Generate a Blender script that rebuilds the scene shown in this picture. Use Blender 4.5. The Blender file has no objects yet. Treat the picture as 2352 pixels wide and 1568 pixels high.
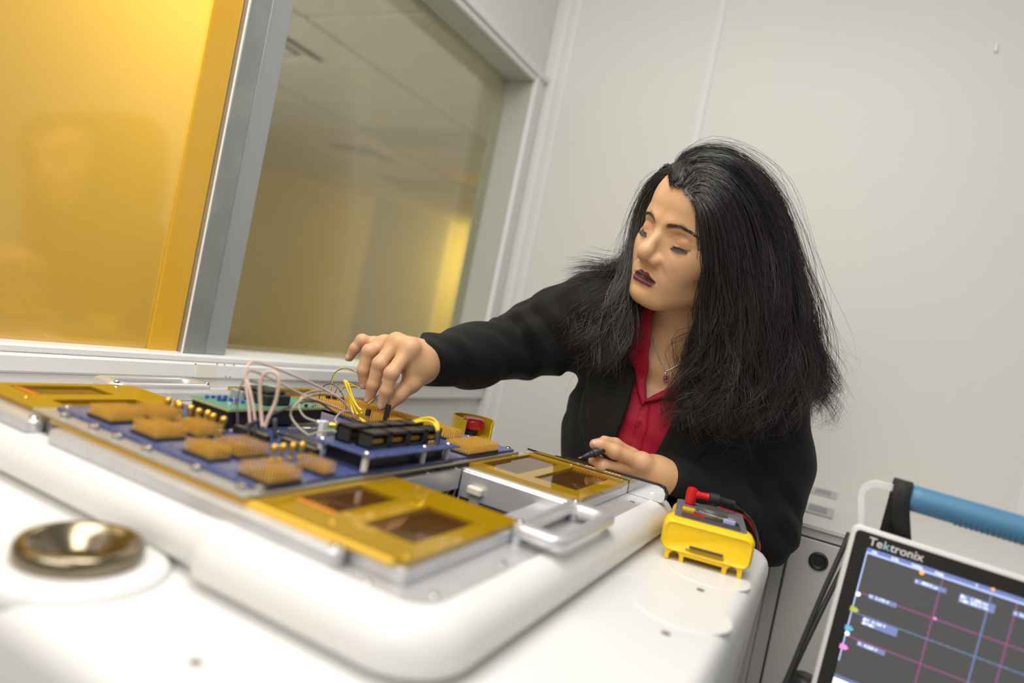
import bpy, math, random
import numpy as np
from mathutils import Matrix, Vector

# ------------------------------------------------------------------ camera, world, lights, exposure
H = 1.25                                   # camera height above the floor; machine top stands at about 1.06 m
FOC, ROLL, PITCH, YAW = 1568.0, math.radians(11.5), math.radians(-1.1), math.radians(26.9)
scene = bpy.context.scene
C = scene.collection
cy, sy, cp, sp_, cr, sr = math.cos(YAW), math.sin(YAW), math.cos(PITCH), math.sin(PITCH), math.cos(ROLL), math.sin(ROLL)
RT = np.array([cy, sy, 0.0])
FW = np.array([-sy * cp, cy * cp, sp_])
UP = np.array([sy * sp_, -cy * sp_, cp])
CX = RT * cr + UP * sr
CY = -RT * sr + UP * cr
cam_data = bpy.data.cameras.new('camera')
cam = bpy.data.objects.new('camera', cam_data)
C.objects.link(cam)
cam.matrix_world = Matrix((( CX[0], CY[0], -FW[0], 0.0), (CX[1], CY[1], -FW[1], 0.0), (CX[2], CY[2], -FW[2], H), (0, 0, 0, 1)))
cam_data.lens = 24.0
cam_data.sensor_width = 36.0
cam_data.clip_start = 0.02
cam_data.clip_end = 60
cam_data.dof.use_dof = True
cam_data.dof.focus_distance = 0.99
cam_data.dof.aperture_fstop = 2.0
scene.camera = cam

world = bpy.data.worlds.new('world')
scene.world = world
world.use_nodes = True
world.node_tree.nodes['Background'].inputs[0].default_value = (1.0, 0.985, 0.96, 1)
world.node_tree.nodes['Background'].inputs[1].default_value = 0.24

def area_light(name, loc, target, sx, sy_, power, color=(1, 1, 1)):
    d = bpy.data.lights.new(name, 'AREA')
    d.shape = 'RECTANGLE'; d.size = sx; d.size_y = sy_; d.energy = power; d.color = color
    o = bpy.data.objects.new(name, d); C.objects.link(o)
    o.location = loc
    o.rotation_euler = (Vector(target) - Vector(loc)).to_track_quat('-Z', 'Y').to_euler()
    return o

area_light('softbox_key', (-0.25, -0.75, 2.3), (-0.35, 0.65, 1.1), 1.3, 1.0, 14, (1.0, 0.975, 0.94))
area_light('ceiling_panel_light', (-0.4, 0.35, 2.60), (-0.4, 0.35, 0), 1.2, 0.6, 16, (1.0, 0.97, 0.92))
def ball_light(name, loc, r, power, color):
    d = bpy.data.lights.new(name, 'POINT'); d.shadow_soft_size = r; d.energy = power; d.color = color
    o = bpy.data.objects.new(name, d); C.objects.link(o); o.location = loc
    return o
ball_light('next_room_fill', (-4.4, 1.5, 1.5), 0.25, 72, (1.0, 0.96, 0.88))  # added unseen lamp that lifts the ceiling behind the glass
area_light('amber_wall_fill', (-1.7, 1.9, 2.62), (-2.45, 1.9, 1.5), 0.7, 0.5, 36, (1.0, 0.97, 0.93))  # added lamp that brightens the wall behind the amber sheet
area_light('yellow_room_light', (-4.6, 9.5, 2.3), (-6.4, 9.9, 1.0), 0.8, 0.8, 75, (1.0, 0.74, 0.14))

scene.view_settings.view_transform = 'Standard'
scene.view_settings.look = 'None'
scene.view_settings.gamma = 1.0
scene.view_settings.use_curve_mapping = False
scene.view_settings.exposure = 0.42

# ------------------------------------------------------------------ helpers
def pt(x, y, D):
    """photo position + distance along the view axis -> world point"""
    px, py = x - 1176.0, 784.0 - y
    v = (CX * px + CY * py) / FOC + FW
    return v * D + np.array([0, 0, H])

def px2m(n, D):
    return n * D / FOC

MATS = {}
def mat(name, col, rough=0.5, metal=0.0, spec=0.5, noise=None, bump=None, coat=0.0, trans=0.0, emit=None, alpha=1.0, ior=1.45, sheen=0.0, aniso=0.0, sss=0.0):
    """procedural principled material; noise=(scale, colour2, amount), bump=(scale, strength)"""
    if name in MATS:
        return MATS[name]
    m = bpy.data.materials.new(name)
    m.use_nodes = True
    nt = m.node_tree
    b = nt.nodes['Principled BSDF']
    c4 = (*col, 1)
    b.inputs['Base Color'].default_value = c4
    b.inputs['Roughness'].default_value = rough
    b.inputs['Metallic'].default_value = metal
    b.inputs['Specular IOR Level'].default_value = spec
    b.inputs['IOR'].default_value = ior
    b.inputs['Coat Weight'].default_value = coat
    b.inputs['Coat Roughness'].default_value = 0.05
    b.inputs['Transmission Weight'].default_value = trans
    b.inputs['Alpha'].default_value = alpha
    b.inputs['Sheen Weight'].default_value = sheen
    b.inputs['Anisotropic'].default_value = aniso
    if sss:
        b.inputs['Subsurface Weight'].default_value = sss
        b.inputs['Subsurface Radius'].default_value = (0.008, 0.003, 0.0015)
        b.inputs['Subsurface Scale'].default_value = 1.0
    if emit:
        b.inputs['Emission Color'].default_value = (*emit[0], 1)
        b.inputs['Emission Strength'].default_value = emit[1]
    if noise or bump:
        tc = nt.nodes.new('ShaderNodeTexCoord')
    if noise:
        n = nt.nodes.new('ShaderNodeTexNoise')
        n.inputs['Scale'].default_value = noise[0]
        n.inputs['Detail'].default_value = 5
        nt.links.new(tc.outputs['Object'], n.inputs['Vector'])
        r = nt.nodes.new('ShaderNodeMapRange')
        r.inputs['From Min'].default_value = 0.35; r.inputs['From Max'].default_value = 0.65
        r.inputs['To Max'].default_value = noise[2]
        nt.links.new(n.outputs['Fac'], r.inputs['Value'])
        mx = nt.nodes.new('ShaderNodeMix'); mx.data_type = 'RGBA'
        mx.inputs[6].default_value = c4
        mx.inputs[7].default_value = (*noise[1], 1)
        nt.links.new(r.outputs['Result'], mx.inputs[0])
        nt.links.new(mx.outputs[2], b.inputs['Base Color'])
    if bump:
        n2 = nt.nodes.new('ShaderNodeTexNoise')
        n2.inputs['Scale'].default_value = bump[0]
        n2.inputs['Detail'].default_value = 4
        nt.links.new(tc.outputs['Object'], n2.inputs['Vector'])
        bp = nt.nodes.new('ShaderNodeBump')
        bp.inputs['Strength'].default_value = bump[1]
        bp.inputs['Distance'].default_value = 0.002
        nt.links.new(n2.outputs['Fac'], bp.inputs['Height'])
        nt.links.new(bp.outputs['Normal'], b.inputs['Normal'])
    MATS[name] = m
    return m

def pane_mat(name, tint, gloss, diffuse=0.0, dcol=(1, 1, 1), rough=0.03):
    """thin pane: tinted see-through sheet with a fixed share of mirror reflection"""
    m = bpy.data.materials.new(name); m.use_nodes = True
    nt = m.node_tree; nt.nodes.clear()
    out = nt.nodes.new('ShaderNodeOutputMaterial')
    t = nt.nodes.new('ShaderNodeBsdfTransparent'); t.inputs[0].default_value = (*tint, 1)
    g = nt.nodes.new('ShaderNodeBsdfGlossy'); g.inputs['Roughness'].default_value = rough
    g.inputs['Color'].default_value = (1, 0.97, 0.9, 1)
    fr = nt.nodes.new('ShaderNodeLayerWeight'); fr.inputs['Blend'].default_value = 0.25
    ad = nt.nodes.new('ShaderNodeMath'); ad.operation = 'MULTIPLY_ADD'
    ad.inputs[1].default_value = 0.5; ad.inputs[2].default_value = gloss
    nt.links.new(fr.outputs['Fresnel'], ad.inputs[0])
    cur = t
    if diffuse:
        d = nt.nodes.new('ShaderNodeBsdfDiffuse'); d.inputs[0].default_value = (*dcol, 1)
        tl = nt.nodes.new('ShaderNodeBsdfTranslucent'); tl.inputs[0].default_value = (*dcol, 1)
        md = nt.nodes.new('ShaderNodeMixShader'); md.inputs[0].default_value = 0.5
        nt.links.new(d.outputs[0], md.inputs[1]); nt.links.new(tl.outputs[0], md.inputs[2])
        mm = nt.nodes.new('ShaderNodeMixShader'); mm.inputs[0].default_value = diffuse
        nt.links.new(t.outputs[0], mm.inputs[1]); nt.links.new(md.outputs[0], mm.inputs[2])
        cur = mm
    mx = nt.nodes.new('ShaderNodeMixShader')
    nt.links.new(ad.outputs[0], mx.inputs[0])
    nt.links.new(cur.outputs[0], mx.inputs[1]); nt.links.new(g.outputs[0], mx.inputs[2])
    nt.links.new(mx.outputs[0], out.inputs[0])
    MATS[name] = m
    return m

class MB:
    """collects shapes (z given relative to camera height unless abs) into one mesh"""
    def __init__(s):
        s.v = []; s.f = []; s.smooth = False
    def add(s, vs, fs):
        o = len(s.v)
        s.v += [tuple(map(float, q)) for q in vs]
        s.f += [tuple(i + o for i in q) for q in fs]
        return s
    def box(s, x0, x1, y0, y1, z0, z1, b=0.0):
        x0, x1 = min(x0, x1), max(x0, x1); y0, y1 = min(y0, y1), max(y0, y1); z0, z1 = min(z0, z1), max(z0, z1)
        if b <= 0:
            return s.add([(x, y, z) for z in (z0, z1) for y in (y0, y1) for x in (x0, x1)],
                         [(0, 2, 3, 1), (4, 5, 7, 6), (0, 1, 5, 4), (1, 3, 7, 5), (3, 2, 6, 7), (2, 0, 4, 6)])
        b = min(b, (x1 - x0) * .49, (y1 - y0) * .49, (z1 - z0) * .49)
        lo = [(x0 + b, y0 + b), (x1 - b, y0 + b), (x1 - b, y1 - b), (x0 + b, y1 - b)]
        mid = [(x0 + b, y0), (x1 - b, y0), (x1, y0 + b), (x1, y1 - b), (x1 - b, y1), (x0 + b, y1), (x0, y1 - b), (x0, y0 + b)]
        vs = [(x, y, z0) for x, y in lo] + [(x, y, z0 + b) for x, y in mid] + [(x, y, z1 - b) for x, y in mid] + [(x, y, z1) for x, y in lo]
        fs = [(3, 2, 1, 0), (20, 21, 22, 23)]
        for i in range(8):
            j = (i + 1) % 8
            fs.append((4 + i, 4 + j, 12 + j, 12 + i))
        for i in range(4):
            a, c = 4 + 2 * i, 4 + 2 * i + 1
            j = (i + 1) % 4
            fs.append((i, j, c, a))
            fs.append((j, 4 + (2 * i + 2) % 8, c))
            fs.append((12 + 2 * i, 13 + 2 * i, 20 + j, 20 + i))
            fs.append((13 + 2 * i, 12 + (2 * i + 2) % 8, 20 + j))
        return s.add(vs, fs)
    def prism(s, loop, z0, z1):
        n = len(loop)
        return s.add([(x, y, z0) for x, y in loop] + [(x, y, z1) for x, y in loop],
                     [tuple(range(n))[::-1], tuple(range(n, 2 * n))] + [(i, (i + 1) % n, n + (i + 1) % n, n + i) for i in range(n)])
    def loft(s, loops, cap=True, close=False):
        n = len(loops[0]); vs = [q for l in loops for q in l]; fs = []
        m = len(loops)
        for k in range(m if close else m - 1):
            k2 = (k + 1) % m
            for i in range(n):
                j = (i + 1) % n
                fs.append((k * n + i, k * n + j, k2 * n + j, k2 * n + i))
        if cap and not close:
            fs += [tuple(range(n))[::-1], tuple(range((m - 1) * n, m * n))]
        return s.add(vs, fs)
    def tube(s, pts, r, n=10, cap=True):
        pts = [np.array(p, float) for p in pts]
        m = len(pts)
        rs = r if hasattr(r, '__len__') else [r] * m
        t0 = pts[1] - pts[0]; t0 /= np.linalg.norm(t0)
        a = np.array([0, 0, 1.0]) if abs(t0[2]) < .9 else np.array([1.0, 0, 0])
        u = np.cross(t0, a); u /= np.linalg.norm(u)
        loops = []
        for i in range(m):
            t = pts[min(i + 1, m - 1)] - pts[max(i - 1, 0)]
            t /= np.linalg.norm(t) + 1e-12
            u = u - t * (u @ t); u /= np.linalg.norm(u) + 1e-12
            w = np.cross(t, u)
            loops.append([tuple(pts[i] + rs[i] * (math.cos(k * 2 * math.pi / n) * u + math.sin(k * 2 * math.pi / n) * w)) for k in range(n)])
        return s.loft(loops, cap)
    def cyl(s, c, r, h, n=24, axis=2, b=0.0, r2=None):
        r2 = r if r2 is None else r2
        c = np.array(c, float); d = np.zeros(3); d[axis] = 1
        prof = [(r - b, 0), (r, b), (r2, h - b), (r2 - b, h)] if b else [(r, 0), (r2, h)]
        return s.lathe(c, prof, n, axis)
    def lathe(s, c, prof, n=32, axis=2, cap=True):
        c = np.array(c, float); loops = []
        a1, a2 = [(1, 2), (2, 0), (0, 1)][axis]
        for r, h in prof:
            l = []
            for k in range(n):
                q = c.copy(); q[axis] += h
                q[a1] += r * math.cos(2 * math.pi * k / n); q[a2] += r * math.sin(2 * math.pi * k / n)
                l.append(tuple(q))
            loops.append(l)
        return s.loft(loops, cap)
    def ring(s, outer, inner, z0, z1):
        """flat ring between two loops of equal length"""
        n = len(outer)
        L = [[(x, y, z0) for x, y in outer], [(x, y, z1) for x, y in outer], [(x, y, z1) for x, y in inner], [(x, y, z0) for x, y in inner]]
        return s.loft(L, close=True)

def rrect(x0, x1, y0, y1, r, n=8):
    out = []
    for cx, cy_, a0 in ((x1 - r, y0 + r, -90), (x1 - r, y1 - r, 0), (x0 + r, y1 - r, 90), (x0 + r, y0 + r, 180)):
        for k in range(n + 1):
            a = math.radians(a0 + 90 * k / n)
            out.append((cx + r * math.cos(a), cy_ + r * math.sin(a)))
    return out

def spline(P, n=12):
    """catmull-rom through points"""
    P = [np.array(p, float) for p in P]
    Q = [2 * P[0] - P[1]] + P + [2 * P[-1] - P[-2]]
    out = []
    for i in range(1, len(Q) - 2):
        for k in range(n):
            t = k / n
            a, b, c, d = Q[i - 1], Q[i], Q[i + 1], Q[i + 2]
            out.append(.5 * ((2 * b) + (c - a) * t + (2 * a - 5 * b + 4 * c - d) * t * t + (3 * b - a - 3 * c + d) * t ** 3))
    out.append(P[-1])
    return out

def tag(o, label=None, cat=None, group=None, kind=None):
    if label: o['label'] = label
    if cat: o['category'] = cat
    if group: o['group'] = group
    if kind: o['kind'] = kind
    return o

def thing(name, loc, label, cat, group=None, kind=None):
    o = bpy.data.objects.new(name, None)
    o.empty_display_size = 0.02
    C.objects.link(o)
    o.location = loc
    return tag(o, label, cat, group, kind)

def wloc(o):
    p = np.zeros(3)
    while o is not None:
        p += np.array(o.location); o = o.parent
    return p

def finish(name, v, f, material, parent=None, smooth=False, rel=True, angle=40):
    """v in camera-relative heights when rel"""
    v = np.array(v, float)
    if rel: v = v + np.array([0, 0, H])
    me = bpy.data.meshes.new(name)
    if parent is not None:
        v = v - wloc(parent); loc = (0, 0, 0)
    else:
        loc = (v.min(0) + v.max(0)) / 2; loc[2] = v[:, 2].min()
        v = v - loc
    me.from_pydata(v.tolist(), [], f)
    me.materials.append(MATS[material] if isinstance(material, str) else material)
    if smooth:
        me.polygons.foreach_set('use_smooth', [True] * len(me.polygons))
        if angle < 180:
            try: me.set_sharp_from_angle(angle=math.radians(angle))
            except Exception: pass
    me.update()
    o = bpy.data.objects.new(name, me)
    C.objects.link(o)
    o.parent = parent
    o.location = loc
    return o

def build(mb, name, material, parent=None, smooth=False, rel=True, angle=40, label=None, kind=None):
    o = finish(name, mb.v, mb.f, material, parent, smooth, rel, angle)
    return tag(o, label=label, kind=kind)

def text(name, body, size, M, material, parent, extrude=0.0002, align='LEFT', font_bold=0.0):
    cu = bpy.data.curves.new(name, 'FONT')
    cu.body = body; cu.size = size; cu.extrude = extrude; cu.align_x = align
    cu.offset = font_bold
    tmp = bpy.data.objects.new(name, cu); C.objects.link(tmp)
    dg = bpy.context.evaluated_depsgraph_get()
    me = bpy.data.meshes.new_from_object(tmp.evaluated_get(dg))
    bpy.data.objects.remove(tmp)
    me.transform(M)
    me.materials.clear(); me.materials.append(MATS[material])
    o = bpy.data.objects.new(name, me); C.objects.link(o)
    o.parent = parent
    if parent is not None: me.transform(Matrix.Translation(-Vector(wloc(parent))))
    return o

rnd = random.Random(7)

# ------------------------------------------------------------------ materials
mat('wall_paint', (0.72, 0.70, 0.655), 0.38, spec=0.35, noise=(2.0, (0.70, 0.685, 0.65), 0.5), bump=(60, 0.02))
mat('wall_white', (0.76, 0.755, 0.74), 0.45, noise=(3, (0.73, 0.73, 0.72), 0.5))
mat('trim_white', (0.82, 0.82, 0.815), 0.35, noise=(8, (0.79, 0.79, 0.79), 0.6))
mat('jamb_glass_cast', (0.50, 0.51, 0.45), 0.4, noise=(5, (0.47, 0.48, 0.42), 0.5))  # greenish glass reflection on the jamb put into the colour
mat('glint_white', (0.9, 0.9, 0.88), 0.15, noise=(40, (0.86, 0.86, 0.84), 0.5), coat=0.6)
mat('floor_vinyl', (0.55, 0.54, 0.52), 0.35, noise=(12, (0.5, 0.49, 0.47), 0.6))
mat('galvanised', (0.46, 0.48, 0.46), 0.42, metal=0.75, noise=(14, (0.36, 0.39, 0.38), 0.8), bump=(30, 0.05))
mat('galvanised_smooth', (0.47, 0.49, 0.50), 0.45, metal=0.6, noise=(5, (0.43, 0.46, 0.47), 0.7))
mat('orange_film', (0.74, 0.43, 0.045), 0.25, noise=(6, (0.76, 0.40, 0.02), 0.7), coat=0.3)
mat('cream_tape', (0.80, 0.77, 0.68), 0.6, noise=(20, (0.76, 0.73, 0.64), 0.6))
mat('dark_gap', (0.05, 0.05, 0.045), 0.7, noise=(30, (0.07, 0.07, 0.06), 0.5))
mat('ceiling_tile', (0.62, 0.60, 0.53), 0.85, noise=(30, (0.58, 0.56, 0.49), 0.6), bump=(120, 0.2))
mat('ceiling_grid', (0.56, 0.55, 0.50), 0.5, noise=(10, (0.5, 0.5, 0.46), 0.5))
mat('light_diffuser', (0.42, 0.41, 0.42), 0.5, noise=(40, (0.38, 0.37, 0.39), 0.5))
mat('diffuser_amber_cast', (0.72, 0.52, 0.14), 0.5, noise=(40, (0.68, 0.49, 0.13), 0.5))  # amber light caught by the ceiling panels put into their colour
mat('vent_paint', (0.66, 0.64, 0.6), 0.5, noise=(10, (0.6, 0.58, 0.54), 0.5))
mat('next_wall', (0.56, 0.48, 0.28), 0.6, noise=(1.5, (0.54, 0.46, 0.28), 0.6))
mat('next_wall_grey', (0.40, 0.38, 0.33), 0.6, noise=(1.5, (0.38, 0.36, 0.31), 0.6))
mat('yellow_wall', (0.72, 0.60, 0.22), 0.6, noise=(2, (0.68, 0.56, 0.2), 0.6))
mat('red_sign', (0.5, 0.06, 0.03), 0.5, noise=(30, (0.45, 0.05, 0.03), 0.5))
mat('daylight_slit', (1, 1, 1), 0.5, emit=((0.9, 1.0, 1.0), 6.0), noise=(3, (0.95, 1, 1), 0.5))
pane_mat('clear_glass', (0.86, 0.86, 0.79), 0.04)
pane_mat('amber_glass', (0.94, 0.73, 0.24), 0.11, 0.30, (0.92, 0.71, 0.24), 0.09)

# ------------------------------------------------------------------ the room
XW, YW = -1.0, 1.83
ZSILL, ZTOP, YJ = -0.152, 0.725, 1.765

def struct(mb, name, material, parent=None, **k):
    o = build(mb, name, material, parent, **k)
    if parent is None: o['kind'] = 'structure'
    return o

struct(MB().box(-1.12, 2.6, -2.6, YW + .12, -H - .05, -H), 'floor', 'floor_vinyl')
wl = MB()
wl.box(XW - .12, XW, -2.6, YW + .12, -H, ZSILL - .004)
wl.box(XW - .12, XW, -2.6, YW + .12, ZTOP + .02, 1.5)
wl.box(XW - .12, XW, YJ + .012, YW + .12, ZSILL - .004, ZTOP + .02)
wl.box(XW - .12, XW, -2.6, -1.2, ZSILL - .004, ZTOP + .02)
wall_left = struct(wl, 'wall_left', 'wall_white')
wall_back = struct(MB().box(XW, 2.6, YW, YW + .12, -H, 1.5), 'wall_back', 'wall_paint')
# vertical joint battens on the back wall, window casing, sill raceway
for x in (-0.965, -0.93, -0.505, 0.36, 1.2):
    build(MB().box(x - .010, x + .010, YW - .003, YW, -H, 1.5, .001), 'joint_strip', 'wall_white', wall_back)
t = MB()
t.box(XW, XW + .016, YJ, YJ + .018, ZSILL, ZTOP + .04, .003)
t.box(XW, XW + .010, YJ + .018, YJ + .062, ZSILL - .06, ZTOP + .04, .003)
struct(t, 'trim_1', 'trim_white')
t = MB()
t.box(XW, XW + .012, -1.2, YJ + .045, ZTOP, ZTOP + .016, .002)
t.box(XW, XW + .020, -1.2, YJ + .055, ZTOP + .016, ZTOP + .036, .002)
struct(t, 'trim_2', 'trim_white')
t = MB()
t.box(XW - .10, XW + .012, -1.2, YJ + .055, ZSILL - .012, ZSILL, .003)
t.box(XW - .0, XW + .020, -1.2, YJ + .055, ZSILL - .038, ZSILL - .012, .003)
t.box(XW - .0, XW + .014, -1.2, YJ + .058, ZSILL - .075, ZSILL - .038, .002)
trim3 = struct(t, 'trim_3', 'trim_white')
build(MB().box(XW + .012, XW + .0206, .795, .835, ZSILL - .036, ZSILL - .014, .0002), 'tape_patch', 'cream_tape', trim3)
build(MB().box(XW + .012, XW + .0148, .805, .848, ZSILL - .074, ZSILL - .040, .0002), 'tape_patch', 'cream_tape', trim3)
for (y, z) in ((.792, -.166), (.835, -.164), (.851, -.1645), (.871, -.164), (.808, -.184), (.833, -.1845), (.858, -.186), (.868, -.186)):
    build(MB().cyl((XW + .0195, y, z), .0012, .0008, 8, 0), 'nail_hole', 'dark_gap', trim3)

# window: mullion of two steel channels, orange film edge, amber sheet and clear sheet
win = thing('window_1', (XW - .06, .9, H + ZSILL), 'interior window with amber film sheet on one side and clear glass on the other', 'window', kind='structure')
m = MB()
m.box(XW - .07, XW - .002, .780, .8235, ZSILL, ZTOP, .002)
build(m, 'steel_channel', 'galvanised', win)
m = MB()
m.box(XW - .08, XW - .006, .826, .872, ZSILL, ZTOP, .002)
build(m, 'steel_channel', 'galvanised_smooth', win)
build(MB().box(XW - .075, XW - .008, .8235, .826, ZSILL, ZTOP), 'dark_seam', 'dark_gap', win)
build(MB().box(XW - .022, XW - .017, .728, .779, ZSILL, ZTOP), 'film_edge', 'orange_film', win)
build(MB().box(XW - .005, XW - .001, .7780, .780, ZSILL, ZTOP, .0005), 'edge_bead', 'trim_white', win)
build(MB().box(XW - .026, XW - .0235, -1.2, .779, ZSILL, ZTOP), 'pane_amber', 'amber_glass', win)
build(MB().box(XW - .086, XW - .080, .80, YJ + .01, ZSILL, ZTOP), 'pane_clear', 'clear_glass', win)
build(MB().box(XW - .11, XW - .0, YJ, YJ + .014, ZSILL, ZTOP), 'jamb_liner', 'jamb_glass_cast', win)
build(MB().box(XW - .11, XW - .0, .86, YJ + .014, ZTOP, ZTOP + .02), 'head_liner', 'jamb_glass_cast', win)

# ------------------------------------------------------------------ the room behind the glass
CZ = 1.45
cl = MB().box(-9.5, XW - .12, -3, 12, CZ + .03, CZ + .08)
ceil2 = struct(cl, 'ceiling', 'ceiling_grid')
x_lines = [-3.045 - 1.22 * i for i in range(-1, 5)]
tile_me = None
LIGHT = {(1, 3): 'light_diffuser', (1, 5): 'diffuser_amber_cast', (0, 7): 'light_diffuser', (1, 8): 'diffuser_amber_cast', (2, 6): 'light_diffuser'}
for i in range(0, 6):
    xc = -3.045 + .61 - 1.22 * i
    for j in range(-1, 12):
        yc = 2.72 + .305 + .61 * j
        if (i, j) == (1, 0) or (i, j) == (2, 4) or (i, j) == (0, 4): 
            continue
        if tile_me is None:
            o = build(MB().box(xc - .596, xc + .596, yc - .292, yc + .292, CZ + .002, CZ + .03, .004), 'ceiling_tile', 'ceiling_tile', ceil2)
            tile_me = (o, xc, yc)
        else:
            o = tile_me[0].copy(); C.objects.link(o)
            o.location = (xc - tile_me[1], yc - tile_me[2], 0)
        key = LIGHT.get((i, j))
        if key:
            o.data = o.data.copy(); o.data.materials.clear(); o.data.materials.append(MATS[key]); o.name = 'light_panel'
def diffuser(xc, yc, label):
    d = thing('ceiling_vent', (xc, yc, H + CZ), label, 'vent', 'ceiling vents behind the window')
    build(MB().box(xc - .605, xc + .605, yc - .3, yc + .3, CZ + .02, CZ + .03), 'backing', 'dark_gap', d)
    m = MB(); m.ring([(xc - .6, yc - .3), (xc + .6, yc - .3), (xc + .6, yc + .3), (xc - .6, yc + .3)], [(xc - .28, yc - .28), (xc + .28, yc - .28), (xc + .28, yc + .28), (xc - .28, yc + .28)], CZ - .002, CZ + .02)
    build(m, 'frame', 'vent_paint', d)
    for r0, r1, zz in ((.235, .16, .012), (.125, .06, .006)):
        m = MB()
        def sq(r): return [(xc - r, yc - r), (xc + r, yc - r), (xc + r, yc + r), (xc - r, yc + r)]
        m.loft([[(x, y, CZ - zz) for x, y in sq(r0)], [(x, y, CZ + .012 - zz) for x, y in sq(r1)], [(x, y, CZ + .016 - zz) for x, y in sq(r1)], [(x, y, CZ + .004 - zz) for x, y in sq(r0)]], close=True)
        build(m, 'slat', 'vent_paint', d)
diffuser(-3.66, 3.025, 'large square white air vent in the ceiling behind the glass')
diffuser(-4.88, 5.465, 'farther ceiling air vent seen through the clear glass')
diffuser(-2.44, 5.465, 'ceiling air vent beside the window jamb, behind the glass')
sprk = thing('sprinkler_head', (-3.89, 4.3, H + CZ), 'small dark sprinkler head on the ceiling behind the glass', 'sprinkler')
build(MB().lathe((-3.89, 4.3, CZ - .045), [(.004, 0), (.03, .004), (.03, .01), (.012, .02), (.012, .03), (.045, .04), (.045, .046)], 16), 'sprinkler_body', 'vent_paint', sprk)

def wall_seg(name, a, b, material, z0=-H, z1=CZ + .03, th=.1):
    a = np.array(a, float); b = np.array(b, float); d = (b - a) / np.linalg.norm(b - a); n = np.array([-d[1], d[0]]) * th
    return struct(MB().prism([tuple(a), tuple(b), tuple(b + n), tuple(a + n)], z0, z1), name, material)
wall_seg('wall_far', (-9.4, 1.6), (-6.62, 7.85), 'next_wall')
wall_seg('wall_far_grey', (-6.62, 7.85), (-5.95, 8.85), 'next_wall_grey')
wall_seg('wall_far_side', (-5.95, 8.85), (-5.95, 11.0), 'next_wall_grey')
wall_far_yellow = wall_seg('wall_far_yellow', (-8.5, 10.6), (-2.5, 10.6), 'yellow_wall')
struct(MB().box(-9.5, XW - .12, -3, 12, -H - .05, -H), 'floor_next_room', 'floor_vinyl')
struct(MB().box(-9.5, -9.4, -3, 12, -H, CZ + .03), 'wall_far_end', 'next_wall')
struct(MB().box(-2.45, -2.35, 5.5, 12, -H, CZ + .03), 'wall_far_right', 'next_wall')
# screen wall close behind the amber sheet
struct(MB().box(-2.6, -2.5, -3, 2.04, -H, CZ + .03), 'wall_behind_amber', 'wall_white')
# bright door light and alarm box on the far yellow wall
def on_y(x, y, Y):
    v = (CX * (x - 1176.0) + CY * (784.0 - y)) / FOC + FW
    return v * (Y / v[1])
qa, qb = on_y(1064, 655, 10.59), on_y(1046, 740, 10.59)
w2 = struct(MB().box((qa[0] + qb[0]) / 2 - .05, (qa[0] + qb[0]) / 2 + .05, 10.57, 10.598, qb[2], qa[2], .01), 'window_2', 'daylight_slit')
build(MB().box((qa[0] + qb[0]) / 2 - .45, (qa[0] + qb[0]) / 2 + .10, 10.585, 10.5995, -H, qa[2] + .5, .004), 'door_leaf', 'yellow_wall', w2)
qr = on_y(995, 742, 10.59)
al = thing('alarm_box', (qr[0], 10.59, H + qr[2] - .07), 'small red alarm box on the far yellow wall behind the glass', 'alarm')
build(MB().box(qr[0] - .06, qr[0] + .06, 10.54, 10.598, qr[2] - .08, qr[2] + .08, .01), 'alarm_body', 'red_sign', al)
wp = on_y(2288, 110, 1.83)  # small added bump standing in for a glint on the wall
pg = thing('wall_glint', (wp[0], YW - .004, H + wp[2] - .012), 'added bump for a tiny white peg on the back wall near the upper corner', 'glint')
m = MB(); m.lathe((wp[0], YW - .004, wp[2] - .012), [(.001, 0), (.004, .003), (.0045, .008), (.003, .016), (.0008, .024)], 14)
build(m, 'glint_body', 'glint_white', pg, smooth=True)
# ------------------------------------------------------------------ the white test machine
mat('white_plastic', (0.76, 0.75, 0.73), 0.34, spec=0.35, noise=(6, (0.74, 0.73, 0.71), 0.6), bump=(300, 0.015), coat=0.1)
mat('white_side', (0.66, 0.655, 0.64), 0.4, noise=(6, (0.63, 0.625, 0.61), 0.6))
mat('aluminium', (0.72, 0.72, 0.73), 0.36, metal=0.6, noise=(40, (0.64, 0.64, 0.66), 0.7), bump=(160, 0.03))
mat('bright_steel', (0.75, 0.74, 0.72), 0.12, metal=1.0, noise=(20, (0.70, 0.69, 0.67), 0.5))
mat('strip_shade', (0.20, 0.19, 0.17), 0.35, metal=0.7, noise=(30, (0.26, 0.25, 0.22), 0.7))
mat('bronze_steel', (0.23, 0.19, 0.125), 0.20, metal=1.0, noise=(10, (0.29, 0.25, 0.18), 0.5))
mat('black_plastic', (0.022, 0.022, 0.023), 0.42, noise=(40, (0.03, 0.03, 0.03), 0.6))
mat('black_rubber', (0.016, 0.016, 0.016), 0.55, noise=(60, (0.024, 0.024, 0.024), 0.6))
mat('screw_hole', (0.16, 0.12, 0.10), 0.6, noise=(60, (0.2, 0.15, 0.12), 0.6))
mat('gold', (0.83, 0.53, 0.10), 0.28, metal=0.85, noise=(60, (0.76, 0.47, 0.07), 0.6))
mat('gold_pin', (0.95, 0.60, 0.12), 0.40, metal=0.30, noise=(200, (0.88, 0.53, 0.09), 0.7))
mat('copper_contact', (0.85, 0.32, 0.04), 0.2, metal=0.7, noise=(80, (0.75, 0.26, 0.03), 0.6))
mat('blue_board', (0.020, 0.055, 0.22), 0.30, noise=(260, (0.18, 0.19, 0.30), 0.55), coat=0.2)
mat('blue_board_dark', (0.014, 0.03, 0.10), 0.3, noise=(120, (0.03, 0.06, 0.2), 0.7), coat=0.2)
mat('board_edge', (0.40, 0.42, 0.36), 0.5, noise=(60, (0.34, 0.36, 0.3), 0.6))
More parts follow.
